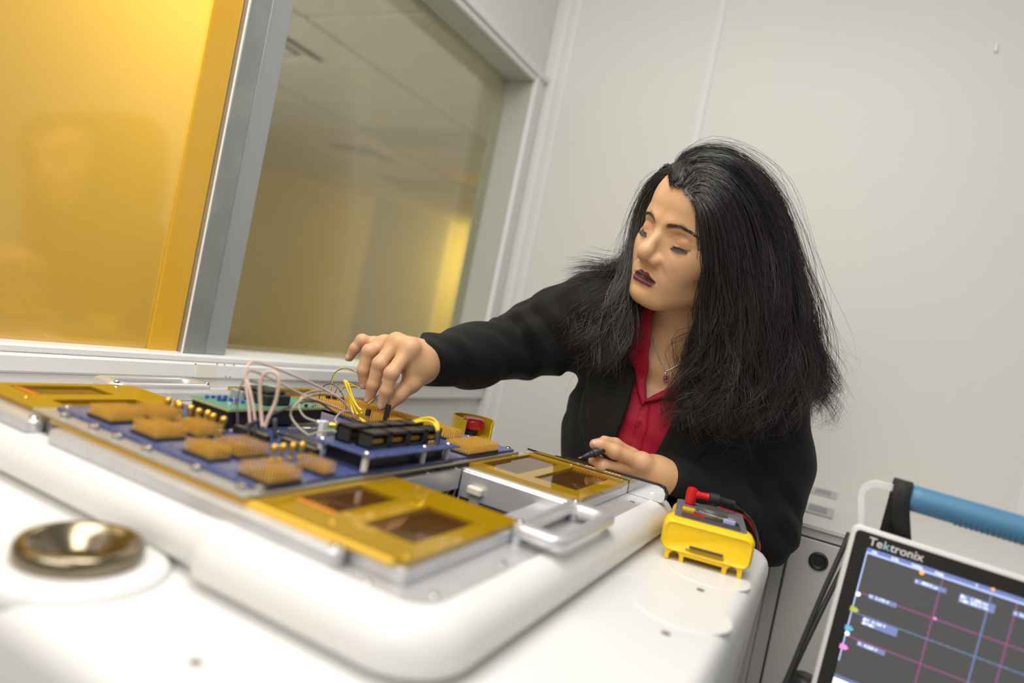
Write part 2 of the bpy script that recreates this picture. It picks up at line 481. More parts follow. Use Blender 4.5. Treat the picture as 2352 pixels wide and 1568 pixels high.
mat('stiffener', (0.52, 0.50, 0.45), 0.38, metal=0.55, noise=(25, (0.47, 0.45, 0.39), 0.6))
mat('green_board', (0.05, 0.24, 0.15), 0.35, noise=(160, (0.20, 0.42, 0.32), 0.6), coat=0.2)
mat('yellow_edge', (0.60, 0.55, 0.22), 0.5, noise=(60, (0.55, 0.5, 0.2), 0.6))
mat('white_part', (0.80, 0.79, 0.77), 0.4, noise=(40, (0.75, 0.74, 0.72), 0.6))
mat('blue_part', (0.02, 0.05, 0.36), 0.4, noise=(60, (0.03, 0.07, 0.42), 0.6))
mat('grey_sleeve', (0.055, 0.055, 0.065), 0.45, noise=(60, (0.07, 0.07, 0.08), 0.6))
mat('brown_strip', (0.34, 0.23, 0.12), 0.5, noise=(60, (0.3, 0.2, 0.1), 0.6))
mat('pit_white', (0.70, 0.71, 0.72), 0.5, noise=(8, (0.66, 0.67, 0.69), 0.6))
mat('beige_clip', (0.74, 0.67, 0.53), 0.5, noise=(20, (0.7, 0.63, 0.5), 0.6))

mat('pad_tin', (0.55, 0.50, 0.48), 0.35, metal=0.5, noise=(200, (0.48, 0.42, 0.38), 0.6))
mat('amber_edge', (0.80, 0.50, 0.05), 0.35, noise=(20, (0.74, 0.46, 0.04), 0.6))
def amber_mat():
    m = bpy.data.materials.new('amber_polymer'); m.use_nodes = True
    nt = m.node_tree; b = nt.nodes['Principled BSDF']
    tc = nt.nodes.new('ShaderNodeTexCoord'); n = nt.nodes.new('ShaderNodeTexNoise')
    n.inputs['Scale'].default_value = 14; nt.links.new(tc.outputs['Object'], n.inputs['Vector'])
    mx = nt.nodes.new('ShaderNodeMix'); mx.data_type = 'RGBA'
    mx.inputs[6].default_value = (0.40, 0.235, 0.003, 1); mx.inputs[7].default_value = (0.34, 0.195, 0.002, 1)
    nt.links.new(n.outputs['Fac'], mx.inputs[0]); nt.links.new(mx.outputs[2], b.inputs['Base Color'])
    b.inputs['Roughness'].default_value = 0.07
    b.inputs['Specular IOR Level'].default_value = 0.75
    b.inputs['IOR'].default_value = 1.6
    MATS['amber_polymer'] = m
amber_mat()
mat('amber_window', (0.075, 0.030, 0.004), 0.06, spec=0.9, ior=1.7, noise=(30, (0.10, 0.045, 0.008), 0.7))

ZL, ZD = -0.230, -0.187                    # lower deck, aluminium deck
mach = thing('test_machine', (-.5, .65, 0), 'large white rounded test machine with raised rim and aluminium top', 'machine')
# lower deck: rounded slab with a bevelled edge, open in the middle
o_lo = rrect(-.972, -.056, .245, 1.035, .055, 10)
def inset(loop, d, cx, cy_):
    """shrink a loop of points towards its own inside by d (rounded rectangles only)"""
    out = []
    n = len(loop)
    for i in range(n):
        a = np.array(loop[i - 1]); c = np.array(loop[(i + 1) % n]); t = c - a; t = t / (np.linalg.norm(t) + 1e-12)
        out.append(tuple(np.array(loop[i]) + d * np.array([-t[1], t[0]])))
    return out
pit = rrect(-.43, -.25, .545, .76, .012, 10)
m = MB()
L = []
for dz, ins in ((-.60, .03), (-.10, .006), (-.022, 0.0), (-.014, .0012), (-.007, .004), (-.002, .009), (0, .016)):
    L.append([(x, y, ZL + dz) for x, y in inset(o_lo, ins, 0, 0)])
pl = [(x, y, ZL) for x, y in pit]
L.append(pl)
L.append([(x, y, ZL - .60) for x, y in pit])
m.loft(L, close=True)
build(m, 'lower_deck', 'white_plastic', mach, smooth=True, angle=35)
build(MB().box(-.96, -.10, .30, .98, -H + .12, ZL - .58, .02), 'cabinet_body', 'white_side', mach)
for x in (-.88, -.18):
    for y in (.38, .9):
        m = MB().cyl((x, y, -H + .0), .045, .09, 20, 2, .01)
        m.cyl((x, y, -H + .085), .02, .05, 12)
        build(m, 'foot', 'black_rubber', mach, smooth=True)
# raised rim with rounded shoulder; the front steps out on the near side of X=-.405
def rim_loop(ins, n=10):
    x0, x1, y0, y1, r = -.905 + ins, -.185 - ins, .347 + ins, .985 - ins, max(.05 - ins, .012)
    out = rrect(x0, x1, y0, y1, r, n)
    # rrect starts at the near right corner, so the front edge closes last -> first; insert the step
    k = len(out)
    st = .012
    res = out[:]
    for i in range(k):
        if res[i][0] < -.6 and res[i][1] < .6:
            res[i] = (res[i][0], res[i][1] + st * (1 if res[i][1] < y0 + r else 0))
    res += [(-.445, y0 + st), (-.418, y0 + st), (-.405, y0 + st * .8), (-.396, y0 + st * .2), (-.385, y0), (-.3, y0)]
    return res
m = MB(); L = []
for dz, ins in ((-.002, .011), (.0060, .011), (.0070, .0015), (.009, .0), (.020, -.002), (.031, .002), (.038, .008), (.0425, .016), (.0435, .026)):
    L.append([(x, y, ZL + dz) for x, y in rim_loop(ins)])
inner = rim_loop(.0265)
L.append([(x, y, ZD - .003) for x, y in inner])
L.append([(x, y, ZL) for x, y in inner])
m.loft(L, close=True)
build(m, 'rim', 'white_plastic', mach, smooth=True, angle=50)
# aluminium deck with rectangular opening
m = MB()
oi = rim_loop(.0262)
n_o = len(oi)
cxp, cyp = -.34, .6525
def ray_rect(px, py):
    dx, dy = px - cxp, py - cyp
    t = min((.09 / abs(dx)) if dx else 9, (.1075 / abs(dy)) if dy else 9)
    return (cxp + dx * t, cyp + dy * t)
m.ring(oi, [ray_rect(x, y) for x, y in oi], ZD - .006, ZD)
build(m, 'deck_plate', 'aluminium', mach)
# pit liner under the opening, with black modules, clip and wires
m = MB()
m.box(-.435, -.431, .54, .765, -.42, ZD - .006); m.box(-.25, -.246, .54, .765, -.42, ZD - .006)
m.box(-.435, -.246, .761, .765, -.42, ZD - .006); m.box(-.435, -.246, .54, .544, -.42, ZD - .006); m.box(-.435, -.246, .54, .765, -.424, -.42)
build(m, 'pit_liner', 'pit_white', mach)
build(MB().box(-.428, -.392, .725, .757, -.32, ZD - .008, .003), 'black_module', 'black_plastic', mach)
build(MB().box(-.388, -.374, .715, .757, -.30, ZD - .014, .002), 'black_module', 'black_plastic', mach)
build(MB().box(-.372, -.358, .703, .757, -.26, ZD - .012, .002), 'bracket', 'aluminium', mach)
build(MB().box(-.428, -.362, .690, .704, -.30, -.255, .002), 'bracket', 'aluminium', mach)
build(MB().box(-.374, -.354, .696, .7045, ZD - .012, ZD - .002, .002), 'clip', 'beige_clip', mach)
for k in range(6):
    x = -.424 + .006 * k
    build(MB().tube(spline([(x, .722, -.20), (x + .004 * (k % 3 - 1), .714 - .003 * (k % 2), -.225), (x + .005, .716, -.25), (x + .002, .721, -.28)], 6), .0011, 6), 'wire', 'white_part', mach, smooth=True)
# deck screws and lower-deck details
def screw(x, y, z, r=.0035, h=.0012, mt='bright_steel', name='screw', par=None):
    return build(MB().lathe((x, y, z), [(r, 0), (r, h * .5), (r * .75, h), (r * .35, h * .95), (r * .3, h * .4)], 14), name, mt, par or mach, smooth=True)
for (x, y) in ((-.222, .40), (-.222, .50), (-.222, .62), (-.222, .75), (-.222, .86), (-.222, .93), (-.30, .378), (-.45, .382), (-.6, .386), (-.262, .378)):
    screw(x, y, ZD)
for (x, y) in ((-.103, .747), (-.103, .599), (-.309, .289)):
    build(MB().cyl((x, y, ZL - .001), .0042, .0014, 16), 'screw_plug', 'screw_hole', mach)
for (x, y, r) in ((-.108, .815, .047), (-.105, .668, .047)):
    build(MB().cyl((x, y, ZL - .001), r, .0016, 48, 2, .0006), 'cover_disc', 'white_plastic', mach, smooth=True)
# steel docking cup on its boss near the front edge
cx0, cy0 = -.462, .308
build(MB().lathe((cx0, cy0, ZL - .004), [(.063, 0), (.062, .006), (.058, .0105), (.050, .0125), (.037, .0125), (.036, .004)], 48), 'cup_boss', 'white_plastic', mach, smooth=True, angle=60)
build(MB().lathe((cx0, cy0, ZL + .0075), [(.0395, 0), (.0415, .004), (.0415, .010), (.0395, .0135), (.036, .0145), (.033, .0135), (.024, .006), (.014, -.002), (.008, -.0065), (.003, -.007)], 64), 'docking_cup', 'bronze_steel', mach, smooth=True, angle=50, label='polished steel docking cup')

# ------------------------------------------------------------------ fixture frame with amber corner plates
ZB, ZA = -.175, -.170
fx0, fx1, fy0, fy1 = -.820, -.243, .392, .903
fix = thing('fixture_frame', (-.53, .648, H + ZD), 'flat aluminium fixture frame with amber corner plates and loop handles', 'fixture')
m = MB()
m.box(fx0, fx1, fy0, fy0 + .030, ZD, ZB, .0012); m.box(fx0, fx1, fy1 - .030, fy1, ZD, ZB, .0012)
m.box(fx0, fx0 + .022, fy0 + .0301, fy1 - .0301, ZD, ZB, .0012); m.box(fx1 - .012, fx1, fy0 + .0301, fy1 - .0301, ZD, ZB, .0012)
m.box(fx0 + .0221, fx1 - .0121, .556, .5655, ZD, ZB, .0012); m.box(fx0 + .0221, fx1 - .0121, .7125, .7255, ZD, ZB, .0012)
m.box(-.397, -.3885, .5735, .7045, ZD - .012, ZB, .001); m.box(-.675, -.663, .566, .712, ZD, ZB, .001)
build(m, 'frame', 'aluminium', fix)
# inner lip of the opening, as deep walls that catch the light
for (ya, yb) in ((.705, .712), (.566, .573)):
    build(MB().box(-.388, -.256, ya, yb, ZD - .02, ZB - .001, .001), 'opening_lip', 'aluminium', fix)
def corner_plate(x0, x1, y0, y1, wins, flip):
    """amber plate with two rectangular windows, each with a dark recessed floor and a row of copper contacts"""
    base = build(MB().box(max(x0, fx0 + .0225), min(x1, fx1 - .0125), max(y0, fy0 + .0305) if y0 < .6 else .726, min(y1, fy1 - .0305) if y0 > .6 else .5555, ZD + .001, ZB - .0015), 'base_block', 'aluminium', fix)
    xs = sorted({x0, x1} | {w[0] for w in wins} | {w[1] for w in wins}); ys = sorted({y0, y1} | {w[2] for w in wins} | {w[3] for w in wins})
    m = MB()
    for i in range(len(xs) - 1):
        for j in range(len(ys) - 1):
            mx, my = (xs[i] + xs[i + 1]) / 2, (ys[j] + ys[j + 1]) / 2
            if any(w[0] < mx < w[1] and w[2] < my < w[3] for w in wins): continue
            m.box(xs[i], xs[i + 1], ys[j], ys[j + 1], ZB - .001, ZA)
    p = build(m, 'amber_plate', 'amber_polymer', fix)
    for k, w in enumerate(wins):
        build(MB().box(w[0], w[1], w[2], w[3], ZB - .001, ZA - .0022), 'window_floor', 'amber_window', p)
        if k == flip:
            mc = MB()
            for q in range(11):
                if abs(x1 - x0) > 0:
                    xx = w[0] + (w[1] - w[0]) * (.06 + .88 * q / 10)
                    yy = w[2] + .006 if y0 < .6 else w[3] - .006
                    mc.lathe((xx, yy, ZA - .0024), [(.0019, 0), (.0019, .0014), (.0008, .0022)], 8)
                    mc.lathe((xx, yy + (.0048 if y0 < .6 else -.0048), ZA - .0024), [(.0015, 0), (.0015, .0010), (.0007, .0016)], 8)
            tag(build(mc, 'contact_row', 'copper_contact', p, smooth=True), label='row of small copper contacts', kind='stuff')
    return p
corner_plate(-.392, -.244, .393, .570, [(-.383, -.338, .421, .512), (-.312, -.263, .427, .522)], 0)
corner_plate(-.392, -.244, .726, .902, [(-.385, -.335, .745, .885), (-.318, -.262, .755, .890)], 1)
corner_plate(-.820, -.672, .393, .570, [(-.805, -.760, .421, .512), (-.735, -.690, .427, .522)], 0)
corner_plate(-.820, -.672, .726, .902, [(-.805, -.755, .745, .885), (-.735, -.690, .755, .890)], 1)
for (x, y) in ((-.250, .400), (-.325, .408), (-.325, .545), (-.250, .56), (-.385, .545), (-.250, .735), (-.325, .735), (-.250, .895), (-.325, .895), (-.385, .735), (-.68, .40), (-.745, .408), (-.81, .40), (-.68, .56), (-.745, .56), (-.81, .56), (-.395, .64), (-.395, .70), (-.395, .58)):
    screw(x, y, ZA if abs(y - .64) > .1 else ZB, .0030, .0014, 'gold' if rnd.random() < .45 else 'bright_steel', 'screw', fix)
for sgn, xo in ((1, -.246), (-1, -.817)):
    xa, xb = sorted((xo, xo + sgn * .054))
    outer = rrect(xa, xb, .548, .700, .016, 8)
    inner = rrect(xa + (.010 if sgn > 0 else .012), xb - (.012 if sgn > 0 else .010), .566, .682, .009, 8)
    m = MB()
    n = len(outer)
    def at_z(loop, z): return [(x, y, z) for x, y in loop]
    m.loft([at_z(outer, -.178), at_z(inset(outer, -.001, 0, 0), -.174), at_z(outer, -.170), at_z(inset(outer, .003, 0, 0), -.168), at_z(inset(inner, -.003, 0, 0), -.168), at_z(inner, -.170), at_z(inner, -.178)], close=True)
    h = build(m, 'handle', 'aluminium', fix, smooth=True, angle=60, label='rounded aluminium loop handle')
    for y in (.556, .692):
        m2 = MB().cyl((xo + sgn * .008, y, -.187), .005, .010, 14)
        build(m2, 'handle_post', 'aluminium', h)
        screw(xo + sgn * .008, y, -.168, .004, .0025, 'bright_steel', 'handle_screw', h)
# slide rails along the front, steel latch bar along the back
def rail(x0, x1, y0, y1, z1, name, mt):
    loop = rrect(x0, x1, y0, y1, .0065, 6)
    m = MB(); m.loft([[(x, y, ZD + .0005) for x, y in loop], [(x, y, z1 - .002) for x, y in loop], [(x, y, z1) for x, y in inset(loop, .002, 0, 0)]])
    return build(m, name, mt, fix, smooth=True, angle=40)
rail(-.640, -.290, .3735, .3885, -.1745, 'slide_rail', 'aluminium')
rail(-.95 + .07, -.668, .3735, .3885, -.1745, 'slide_rail', 'aluminium')
for x in (-.297, -.677): screw(x, .381, -.1745, .0042, .002, 'bright_steel', 'rail_screw', fix)
build(MB().box(-.660, -.30, .3895, .3915, ZD + .001, ZB - .003), 'shadow_strip', 'strip_shade', fix)  # dark strip standing in for the shade between rail and frame
build(MB().box(-.660, -.252, .3862, .3918, ZB + .0002, ZA - .0005, .0005), 'amber_edge', 'amber_edge', fix)
build(MB().box(-.600, -.300, .3842, .3880, -.1744, -.1738, .0001), 'amber_edge', 'amber_edge', fix)
m = MB()
prof = [(-.196, ZD + .0005), (-.193, ZD + .006), (-.193, -.174), (-.197, -.168), (-.204, -.166), (-.40, -.166), (-.40, ZD + .0005)]
m.loft([[(x, .906, z) for x, z in prof], [(x, .914, z) for x, z in prof]])
build(m, 'latch_bar', 'bright_steel', fix, label='polished steel latch bar with rounded end')
m = MB()
prof = [(-.1925, ZD + .004), (-.1905, ZD + .008), (-.1905, -.173), (-.196, -.1655), (-.204, -.1635), (-.34, -.1635), (-.34, -.166), (-.204, -.166), (-.197, -.168), (-.193, -.174)]
m.loft([[(x, .906, z) for x, z in prof], [(x, .914, z) for x, z in prof]])
build(m, 'latch_cap', 'black_plastic', fix)

# ------------------------------------------------------------------ load board
ZP = -.163
lb = thing('load_board', (-.54, .62, H + ZB), 'large blue circuit board with gold pin blocks on a grey stiffener plate', 'circuit board')
bx0, bx1, by0, by1 = -.686, -.392, .383, .862
build(MB().box(bx0, bx1, by0, by1, ZA + .0005, ZA + .0035, .0006), 'stiffener_plate', 'stiffener', lb)
build(MB().box(bx0, bx1, by0, by1 , ZA + .0002, ZA + .0005), 'amber_gasket', 'amber_polymer', lb)
build(MB().box(bx0 + .012, bx1 - .003, by0 + .016, by1 - .012, ZA + .0035, ZP, .0005), 'printed_board', 'blue_board', lb)
for (x, y) in ((-.565, .3905), (-.523, .3905), (-.406, .3905), (-.388 - .01, .402), (-.60, .3905), (-.645, .3905), (-.46, .3905), (-.675, .41), (-.405, .852), (-.55, .852), (-.47, .852)):
    build(MB().lathe((x, y, ZA + .0035), [(.0046, 0), (.0046, .002), (.0036, .0042), (.0018, .005)], 18), 'cap_screw', 'bright_steel', lb, smooth=True)
PIN = {}
def pin_block(x0, x1, y0, y1, h=.010, pitch=.0034, base=.0030, z=ZP, tails=False, name='pin_block'):
    """black header body with a dense field of square gold pins"""
    e = build(MB().box(x0, x1, y0, y1, z, z + base, .0004), name, 'black_plastic', lb)
    nx = max(1, int((x1 - x0) / pitch)); ny = max(1, int((y1 - y0) / pitch))
    m = MB(); w = .00050
    for i in range(nx):
        for j in range(ny):
            x = x0 + (i + .5) * (x1 - x0) / nx; y = y0 + (j + .5) * (y1 - y0) / ny
            x += rnd.uniform(-.0001, .0001); y += rnd.uniform(-.0001, .0001)
            zt = z + base + h + rnd.uniform(-.0003, .0003)
            m.add([(x - w, y - w, z + base), (x + w, y - w, z + base), (x + w, y + w, z + base), (x - w, y + w, z + base),
                   (x - w, y - w, zt), (x + w, y - w, zt), (x + w, y + w, zt), (x - w, y + w, zt)],
                  [(4, 5, 6, 7), (0, 1, 5, 4), (1, 2, 6, 5), (2, 3, 7, 6), (3, 0, 4, 7)])
    tag(build(m, 'pins', 'gold_pin', e), kind='stuff')
    return e
cols = [(-.637, -.600), (-.573, -.536), (-.502, -.465), (-.430, -.393)]
rows = {0: [(.405, .442), (.452, .482)], 1: [(.407, .440), (.450, .480)], 2: [(.408, .430), (.438, .474)], 3: [(.406, .443)]}
for i, (a, b) in enumerate(cols):
    for (c, d) in rows[i]:
        pin_block(a, b, c, d)
pin_block(-.430, -.396, .472, .488, .010)
for (a, b) in cols[:1] + cols[3:]:
    pin_block(a, b, .722, .800, .010)
# long tall headers by the far edge
pin_block(-.648, -.502, .722, .750, .014, name='tall_header')
pin_block(-.660, -.450, .778, .800, .013, name='tall_header')

def coax_plug(x, y, z=ZP, h=.016, lean=(0, 0), par=None, r=.0032):
    q = np.array([x, y, z]); d = np.array([lean[0], lean[1], 1.0]); d /= np.linalg.norm(d)
    m = MB()
    prof = [(r * .95, 0), (r * .95, h * .18), (r * .6, h * .22), (r * .6, h * .45), (r * .8, h * .5), (r * 1.0, h * .6), (r * 1.05, h * .8), (r * .9, h * .95), (r * .5, h)]
    m.tube([q + d * hh for _, hh in prof], [rr for rr, _ in prof], 14)
    return build(m, 'gold_connector', 'gold', par or lb, smooth=True, angle=50)
for k in range(8):
    coax_plug(-.640 + .0122 * k, .4905 + .003 * (k % 2), ZP, .0175, (.14 * math.sin(k * 2.1), .12 * math.cos(k * 1.3)), None, .0036)
for (x, y) in ((-.450, .462), (-.450, .473), (-.450, .485), (-.450, .497)):
    coax_plug(x, y, ZP, .0175, (0.03, .04))
for (x, y) in ((-.494, .690), (-.483, .694), (-.494, .704), (-.483, .708), (-.494, .718), (-.483, .722), (-.494, .732), (-.483, .736)):
    coax_plug(x, y, ZP, .015)
# black card-edge strips with brown tops
for (x0, x1, y0, y1) in ((-.556, -.508, .508, .515), (-.500, -.452, .520, .527), (-.556, -.508, .700, .707)):
    s_ = build(MB().box(x0, x1, y0, y1, ZP, ZP + .0075, .0006), 'edge_strip', 'black_plastic', lb)
    build(MB().box(x0 + .001, x1 - .001, y0 + .0018, y1 - .0018, ZP + .0075, ZP + .0079), 'strip_top', 'brown_strip', s_)
# scattered small parts on the board
for k in range(70):
    x = rnd.uniform(-.66, -.41); y = rnd.uniform(.41, .84)
    w, d, h = rnd.uniform(.001, .003), rnd.uniform(.001, .003), rnd.uniform(.0006, .0014)
    build(MB().box(x - w, x + w, y - d, y + d, ZP, ZP + h, .0002), 'chip', rnd.choice(['white_part', 'grey_sleeve', 'beige_clip', 'black_plastic']), lb)
def pad_field(x0, x1, y0, y1, px_=.0021, r=.00055):
    m = MB()
    for i in range(int((x1 - x0) / px_)):
        for j in range(int((y1 - y0) / px_)):
            x, y = x0 + (i + .5) * px_, y0 + (j + .5) * px_
            m.box(x - r, x + r, y - r, y + r, ZP - .0001, ZP + .00018)
    tag(build(m, 'solder_pads', 'pad_tin', lb), kind='stuff')
for (a, b) in cols:
    pad_field(a - .004, min(b + .004, -.397), .4010, .4050); pad_field(a - .002, b + .002, .4435, .4515)
    if b < -.40: pad_field(b + .003, b + .022, .408, .440)
    pad_field(a, b, .705, .720)
pad_field(-.66, -.642, .41, .48); pad_field(-.52, -.51, .43, .49); pad_field(-.62, -.47, .815, .845); pad_field(-.436, -.398, .803, .812)
# metal bail loop and clear sample slide near the middle
build(MB().tube(spline([(-.530, .56, ZP), (-.530, .56, ZP + .006), (-.528, .565, ZP + .008), (-.520, .60, ZP + .008), (-.518, .605, ZP + .006), (-.518, .605, ZP)], 6), .0011, 8), 'wire_bail', 'bright_steel', lb, smooth=True)
build(MB().box(-.535, -.475, .55, .62, ZP, ZP + .004, .001), 'socket_lid', 'grey_sleeve', lb)

# ------------------------------------------------------------------ blue daughter board with black socket cages
ZM = -.1455
db = thing('daughter_board', (-.425, .615, H + ZP), 'small blue daughter board carrying a double row of black sockets', 'circuit board')
build(MB().box(-.462, -.386, .522, .686, ZM - .0018, ZM, .0004), 'board', 'blue_board', db)
build(MB().box(-.457, -.405, .540, .682, ZP, ZM - .002, .0006), 'socket_body', 'black_plastic', db)
for (x, y) in ((-.398, .629), (-.455, .53), (-.398, .53), (-.398, .678)):
    build(MB().cyl((x, y, ZP), .0033, ZM - ZP - .002, 12), 'standoff', 'white_part', db, smooth=True)
    screw(x, y, ZM, .003, .0015, 'bright_steel', 'screw', db)
def cage(xf, y0, y1, z0, z1, depth):
    """open-fronted black socket facing +X, with gold contacts inside"""
    w = .0028
    m = MB()
    m.box(xf - depth, xf, y0, y0 + w, z0, z1, .0004); m.box(xf - depth, xf, y1 - w, y1, z0, z1, .0004)
    m.box(xf - depth, xf, y0, y1, z0, z0 + w, .0004); m.box(xf - depth, xf, y0, y1, z1 - w, z1, .0004)
    m.box(xf - depth, xf - depth + w, y0, y1, z0, z1); m.box(xf - depth * .5, xf - .001, (y0 + y1) / 2 - .006, (y0 + y1) / 2 + .006, z0 - .002, z0 + .001)
    e = build(m, 'socket', 'black_plastic', db)
    g = MB()
    for k in range(6):
        yy = y0 + w + .004 + (y1 - y0 - 2 * w - .008) * k / 5
        g.box(xf - depth * .6, xf - depth * .2, yy - .0009, yy + .0009, z0 + w + .002, z1 - w - .0045)
    tag(build(g, 'contacts', 'gold', e), kind='stuff')
for k in range(4):
    y0 = .543 + k * .0325
    cage(-.406, y0, y0 + .031, ZM, ZM + .0165, .018)
    cage(-.430, y0 - .004, y0 + .027, ZM, ZM + .0175, .018)
for y in (.628, .634):
    build(MB().tube(spline([(-.393, y, ZM), (-.393, y, ZM + .006), (-.393, y + .0025, ZM + .0075), (-.393, y + .005, ZM + .006), (-.393, y + .005, ZM)], 4), .0005, 6), 'wire_jumper', 'gold', db, smooth=True)

# ------------------------------------------------------------------ green board on black risers
gb = thing('green_circuit_board', (-.59, .57, H + ZP), 'green circuit board on black risers beside the row of gold plugs', 'circuit board')
ZG = -.1405
build(MB().box(-.626, -.560, .503, .650, ZG - .0022, ZG - .0003), 'board_core', 'yellow_edge', gb)
build(MB().box(-.6258, -.5602, .5032, .6498, ZG - .0003, ZG), 'board', 'green_board', gb)
build(MB().box(-.622, -.565, .507, .516, ZP, ZG - .0022), 'riser', 'black_plastic', gb)
build(MB().box(-.572, -.563, .518, .645, ZP + .004, ZG - .0022), 'riser', 'black_plastic', gb)
build(MB().box(-.620, -.610, .60, .648, ZP, ZG - .0022), 'riser', 'black_plastic', gb)
for r_ in range(3):
    for c_ in range(4):
        build(MB().box(-.615 + r_ * .013, -.612 + r_ * .013, .516 + c_ * .008 + r_ * .005, .520 + c_ * .008 + r_ * .005, ZG, ZG + .003, .0005), 'capacitor', 'blue_part', gb)
for k in range(9):
    build(MB().box(-.620 + .0022 * k, -.6188 + .0022 * k, .553, .558, ZG, ZG + .010, .0003), 'heatsink_fin', 'aluminium', gb)
build(MB().box(-.618, -.572, .562, .600, ZG, ZG + .012, .0015), 'black_module', 'black_plastic', gb)
build(MB().box(-.612, -.578, .566, .596, ZG + .012, ZG + .016, .0015), 'black_module_top', 'black_rubber', gb)
for k in range(26):
    x = rnd.uniform(-.62, -.565); y = rnd.uniform(.508, .645)
    if .555 < y < .605: continue
    build(MB().box(x - .0012, x + .0012, y - .002, y + .002, ZG, ZG + rnd.uniform(.001, .003), .0003), 'chip', rnd.choice(['white_part', 'white_part', 'black_plastic', 'green_board', 'red_sign']), gb)
# ------------------------------------------------------------------ cables and plugs on the board
mat('pink_coax', (0.72, 0.53, 0.43), 0.4, noise=(80, (0.66, 0.48, 0.39), 0.6))
mat('beige_coax', (0.50, 0.44, 0.34), 0.45, noise=(80, (0.45, 0.39, 0.3), 0.6))
mat('yellow_wire', (0.86, 0.66, 0.03), 0.4, noise=(80, (0.8, 0.6, 0.02), 0.6))
mat('brown_wire', (0.22, 0.10, 0.03), 0.45, noise=(80, (0.18, 0.08, 0.02), 0.6))
mat('red_rubber', (0.62, 0.012, 0.012), 0.38, noise=(40, (0.56, 0.01, 0.01), 0.6))
mat('yellow_abs', (0.90, 0.58, 0.004), 0.42, noise=(30, (0.86, 0.55, 0.004), 0.6), bump=(400, 0.02))
mat('estop_yellow', (0.84, 0.58, 0.012), 0.4, noise=(30, (0.8, 0.55, 0.01), 0.6))
mat('estop_red', (0.52, 0.010, 0.014), 0.28, noise=(30, (0.47, 0.01, 0.012), 0.6), coat=0.3)
mat('meter_grey', (0.075, 0.075, 0.08), 0.35, noise=(40, (0.09, 0.09, 0.095), 0.6))
mat('meter_panel', (0.16, 0.16, 0.165), 0.42, noise=(40, (0.18, 0.18, 0.185), 0.6))
mat('lavender_key', (0.48, 0.47, 0.75), 0.45, noise=(40, (0.45, 0.44, 0.72), 0.6))
mat('print_white', (0.80, 0.80, 0.80), 0.6, noise=(60, (0.75, 0.75, 0.75), 0.5))
mat('lcd', (0.045, 0.05, 0.045), 0.08, noise=(10, (0.05, 0.055, 0.05), 0.5))

def cable(name, pts, r, material, label, group=None, cat='cable', n=8, seg=8):
    P = [pt(*p) - np.array([0, 0, H]) for p in pts]
    t = thing(name, tuple(P[0] + np.array([0, 0, H])), label, cat, group)
    build(MB().tube(spline(P, seg), r, n), 'jacket', material, t, smooth=True, angle=180)
    return t
def plug(par, top, bottom, w, material='grey_sleeve', name='plug'):
    a = pt(*top) - np.array([0, 0, H]); b = np.array(bottom, float)
    m = MB(); m.tube([a, a * .97 + b * .03, a * .03 + b * .97, b], [w * .8, w, w, w * .9], 4)
    return build(m, name, material, par)
g_p = 'pink coaxial cables on the board'
c1 = cable('coax_cable', [(575, 985, .695), (571, 930, .70), (564, 875, .705), (568, 842, .71), (588, 831, .725), (640, 848, .75), (720, 882, .80), (780, 915, .84), (806, 945, .86), (812, 957, .864)], .0014, 'pink_coax', 'pink coaxial cable with the highest arch over the board', g_p)
plug(c1, (575, 970, .695), (-.529, .505, ZP), .0026)
c2 = cable('coax_cable', [(588, 985, .697), (581, 930, .70), (570, 880, .705), (565, 862, .712), (578, 851, .722), (620, 868, .745), (700, 908, .79), (770, 935, .84), (812, 951, .865)], .0014, 'pink_coax', 'pink coaxial cable arching just below the highest one', g_p)
plug(c2, (585, 970, .697), (-.523, .510, ZP), .0026)
c3 = cable('coax_cable', [(603, 985, .697), (599, 940, .70), (597, 890, .70), (605, 862, .70), (622, 853, .70), (638, 862, .70), (640, 885, .70), (632, 925, .70), (616, 960, .698), (607, 985, .697)], .0019, 'pink_coax', 'thick pink cable bent into a narrow upright loop', g_p)
plug(c3, (604, 978, .697), (-.517, .515, ZP), .003)
g_b = 'thin beige coaxial cables on the board'
cable('coax_cable', [(727, 968, .75), (700, 957, .75), (687, 935, .76), (692, 912, .78), (715, 899, .81), (745, 897, .84), (768, 904, .86), (790, 925, .865)], .0010, 'beige_coax', 'thin beige cable curling left from the white sleeve', g_b)
cable('coax_cable', [(672, 935, .73), (668, 955, .73), (685, 980, .725), (706, 997, .72), (712, 998, .72), (735, 992, .73), (770, 988, .745)], .0010, 'beige_coax', 'thin beige cable dipping to a sharp kink near the board', g_b)
cable('coax_cable', [(672, 935, .73), (700, 912, .76), (740, 903, .80), (775, 912, .84), (803, 940, .86)], .0010, 'beige_coax', 'thin beige cable running back towards the yellow wires', g_b)
cable('coax_cable', [(775, 975, .755), (770, 962, .78), (785, 945, .82), (805, 945, .86)], .0009, 'beige_coax', 'short beige cable rising from the small green board', g_b)
cable('black_cable', [(560, 985, .67), (575, 972, .69), (640, 945, .72), (690, 925, .77), (730, 922, .80), (765, 945, .82), (800, 962, .83), (830, 975, .835)], .0013, 'grey_sleeve', 'black sleeved cable crossing in front of the green circuit board')
cable('black_cable', [(546, 975, .68), (545, 935, .69), (549, 900, .70), (560, 876, .71), (578, 875, .72), (600, 885, .73), (612, 905, .74)], .0008, 'grey_sleeve', 'thin black lead arching over the black module')
cable('black_cable', [(733, 915, .93), (737, 895, .93), (750, 883, .93), (765, 883, .92), (782, 898, .91), (792, 920, .90), (795, 940, .89)], .0007, 'grey_sleeve', 'thin dark lead forming a round arch by the far pins')
cable('grey_post', [(632, 1008, .70), (631, 960, .70)], .0024, 'grey_sleeve', 'grey upright post beside the looped pink cable', cat='post', n=6, seg=4)
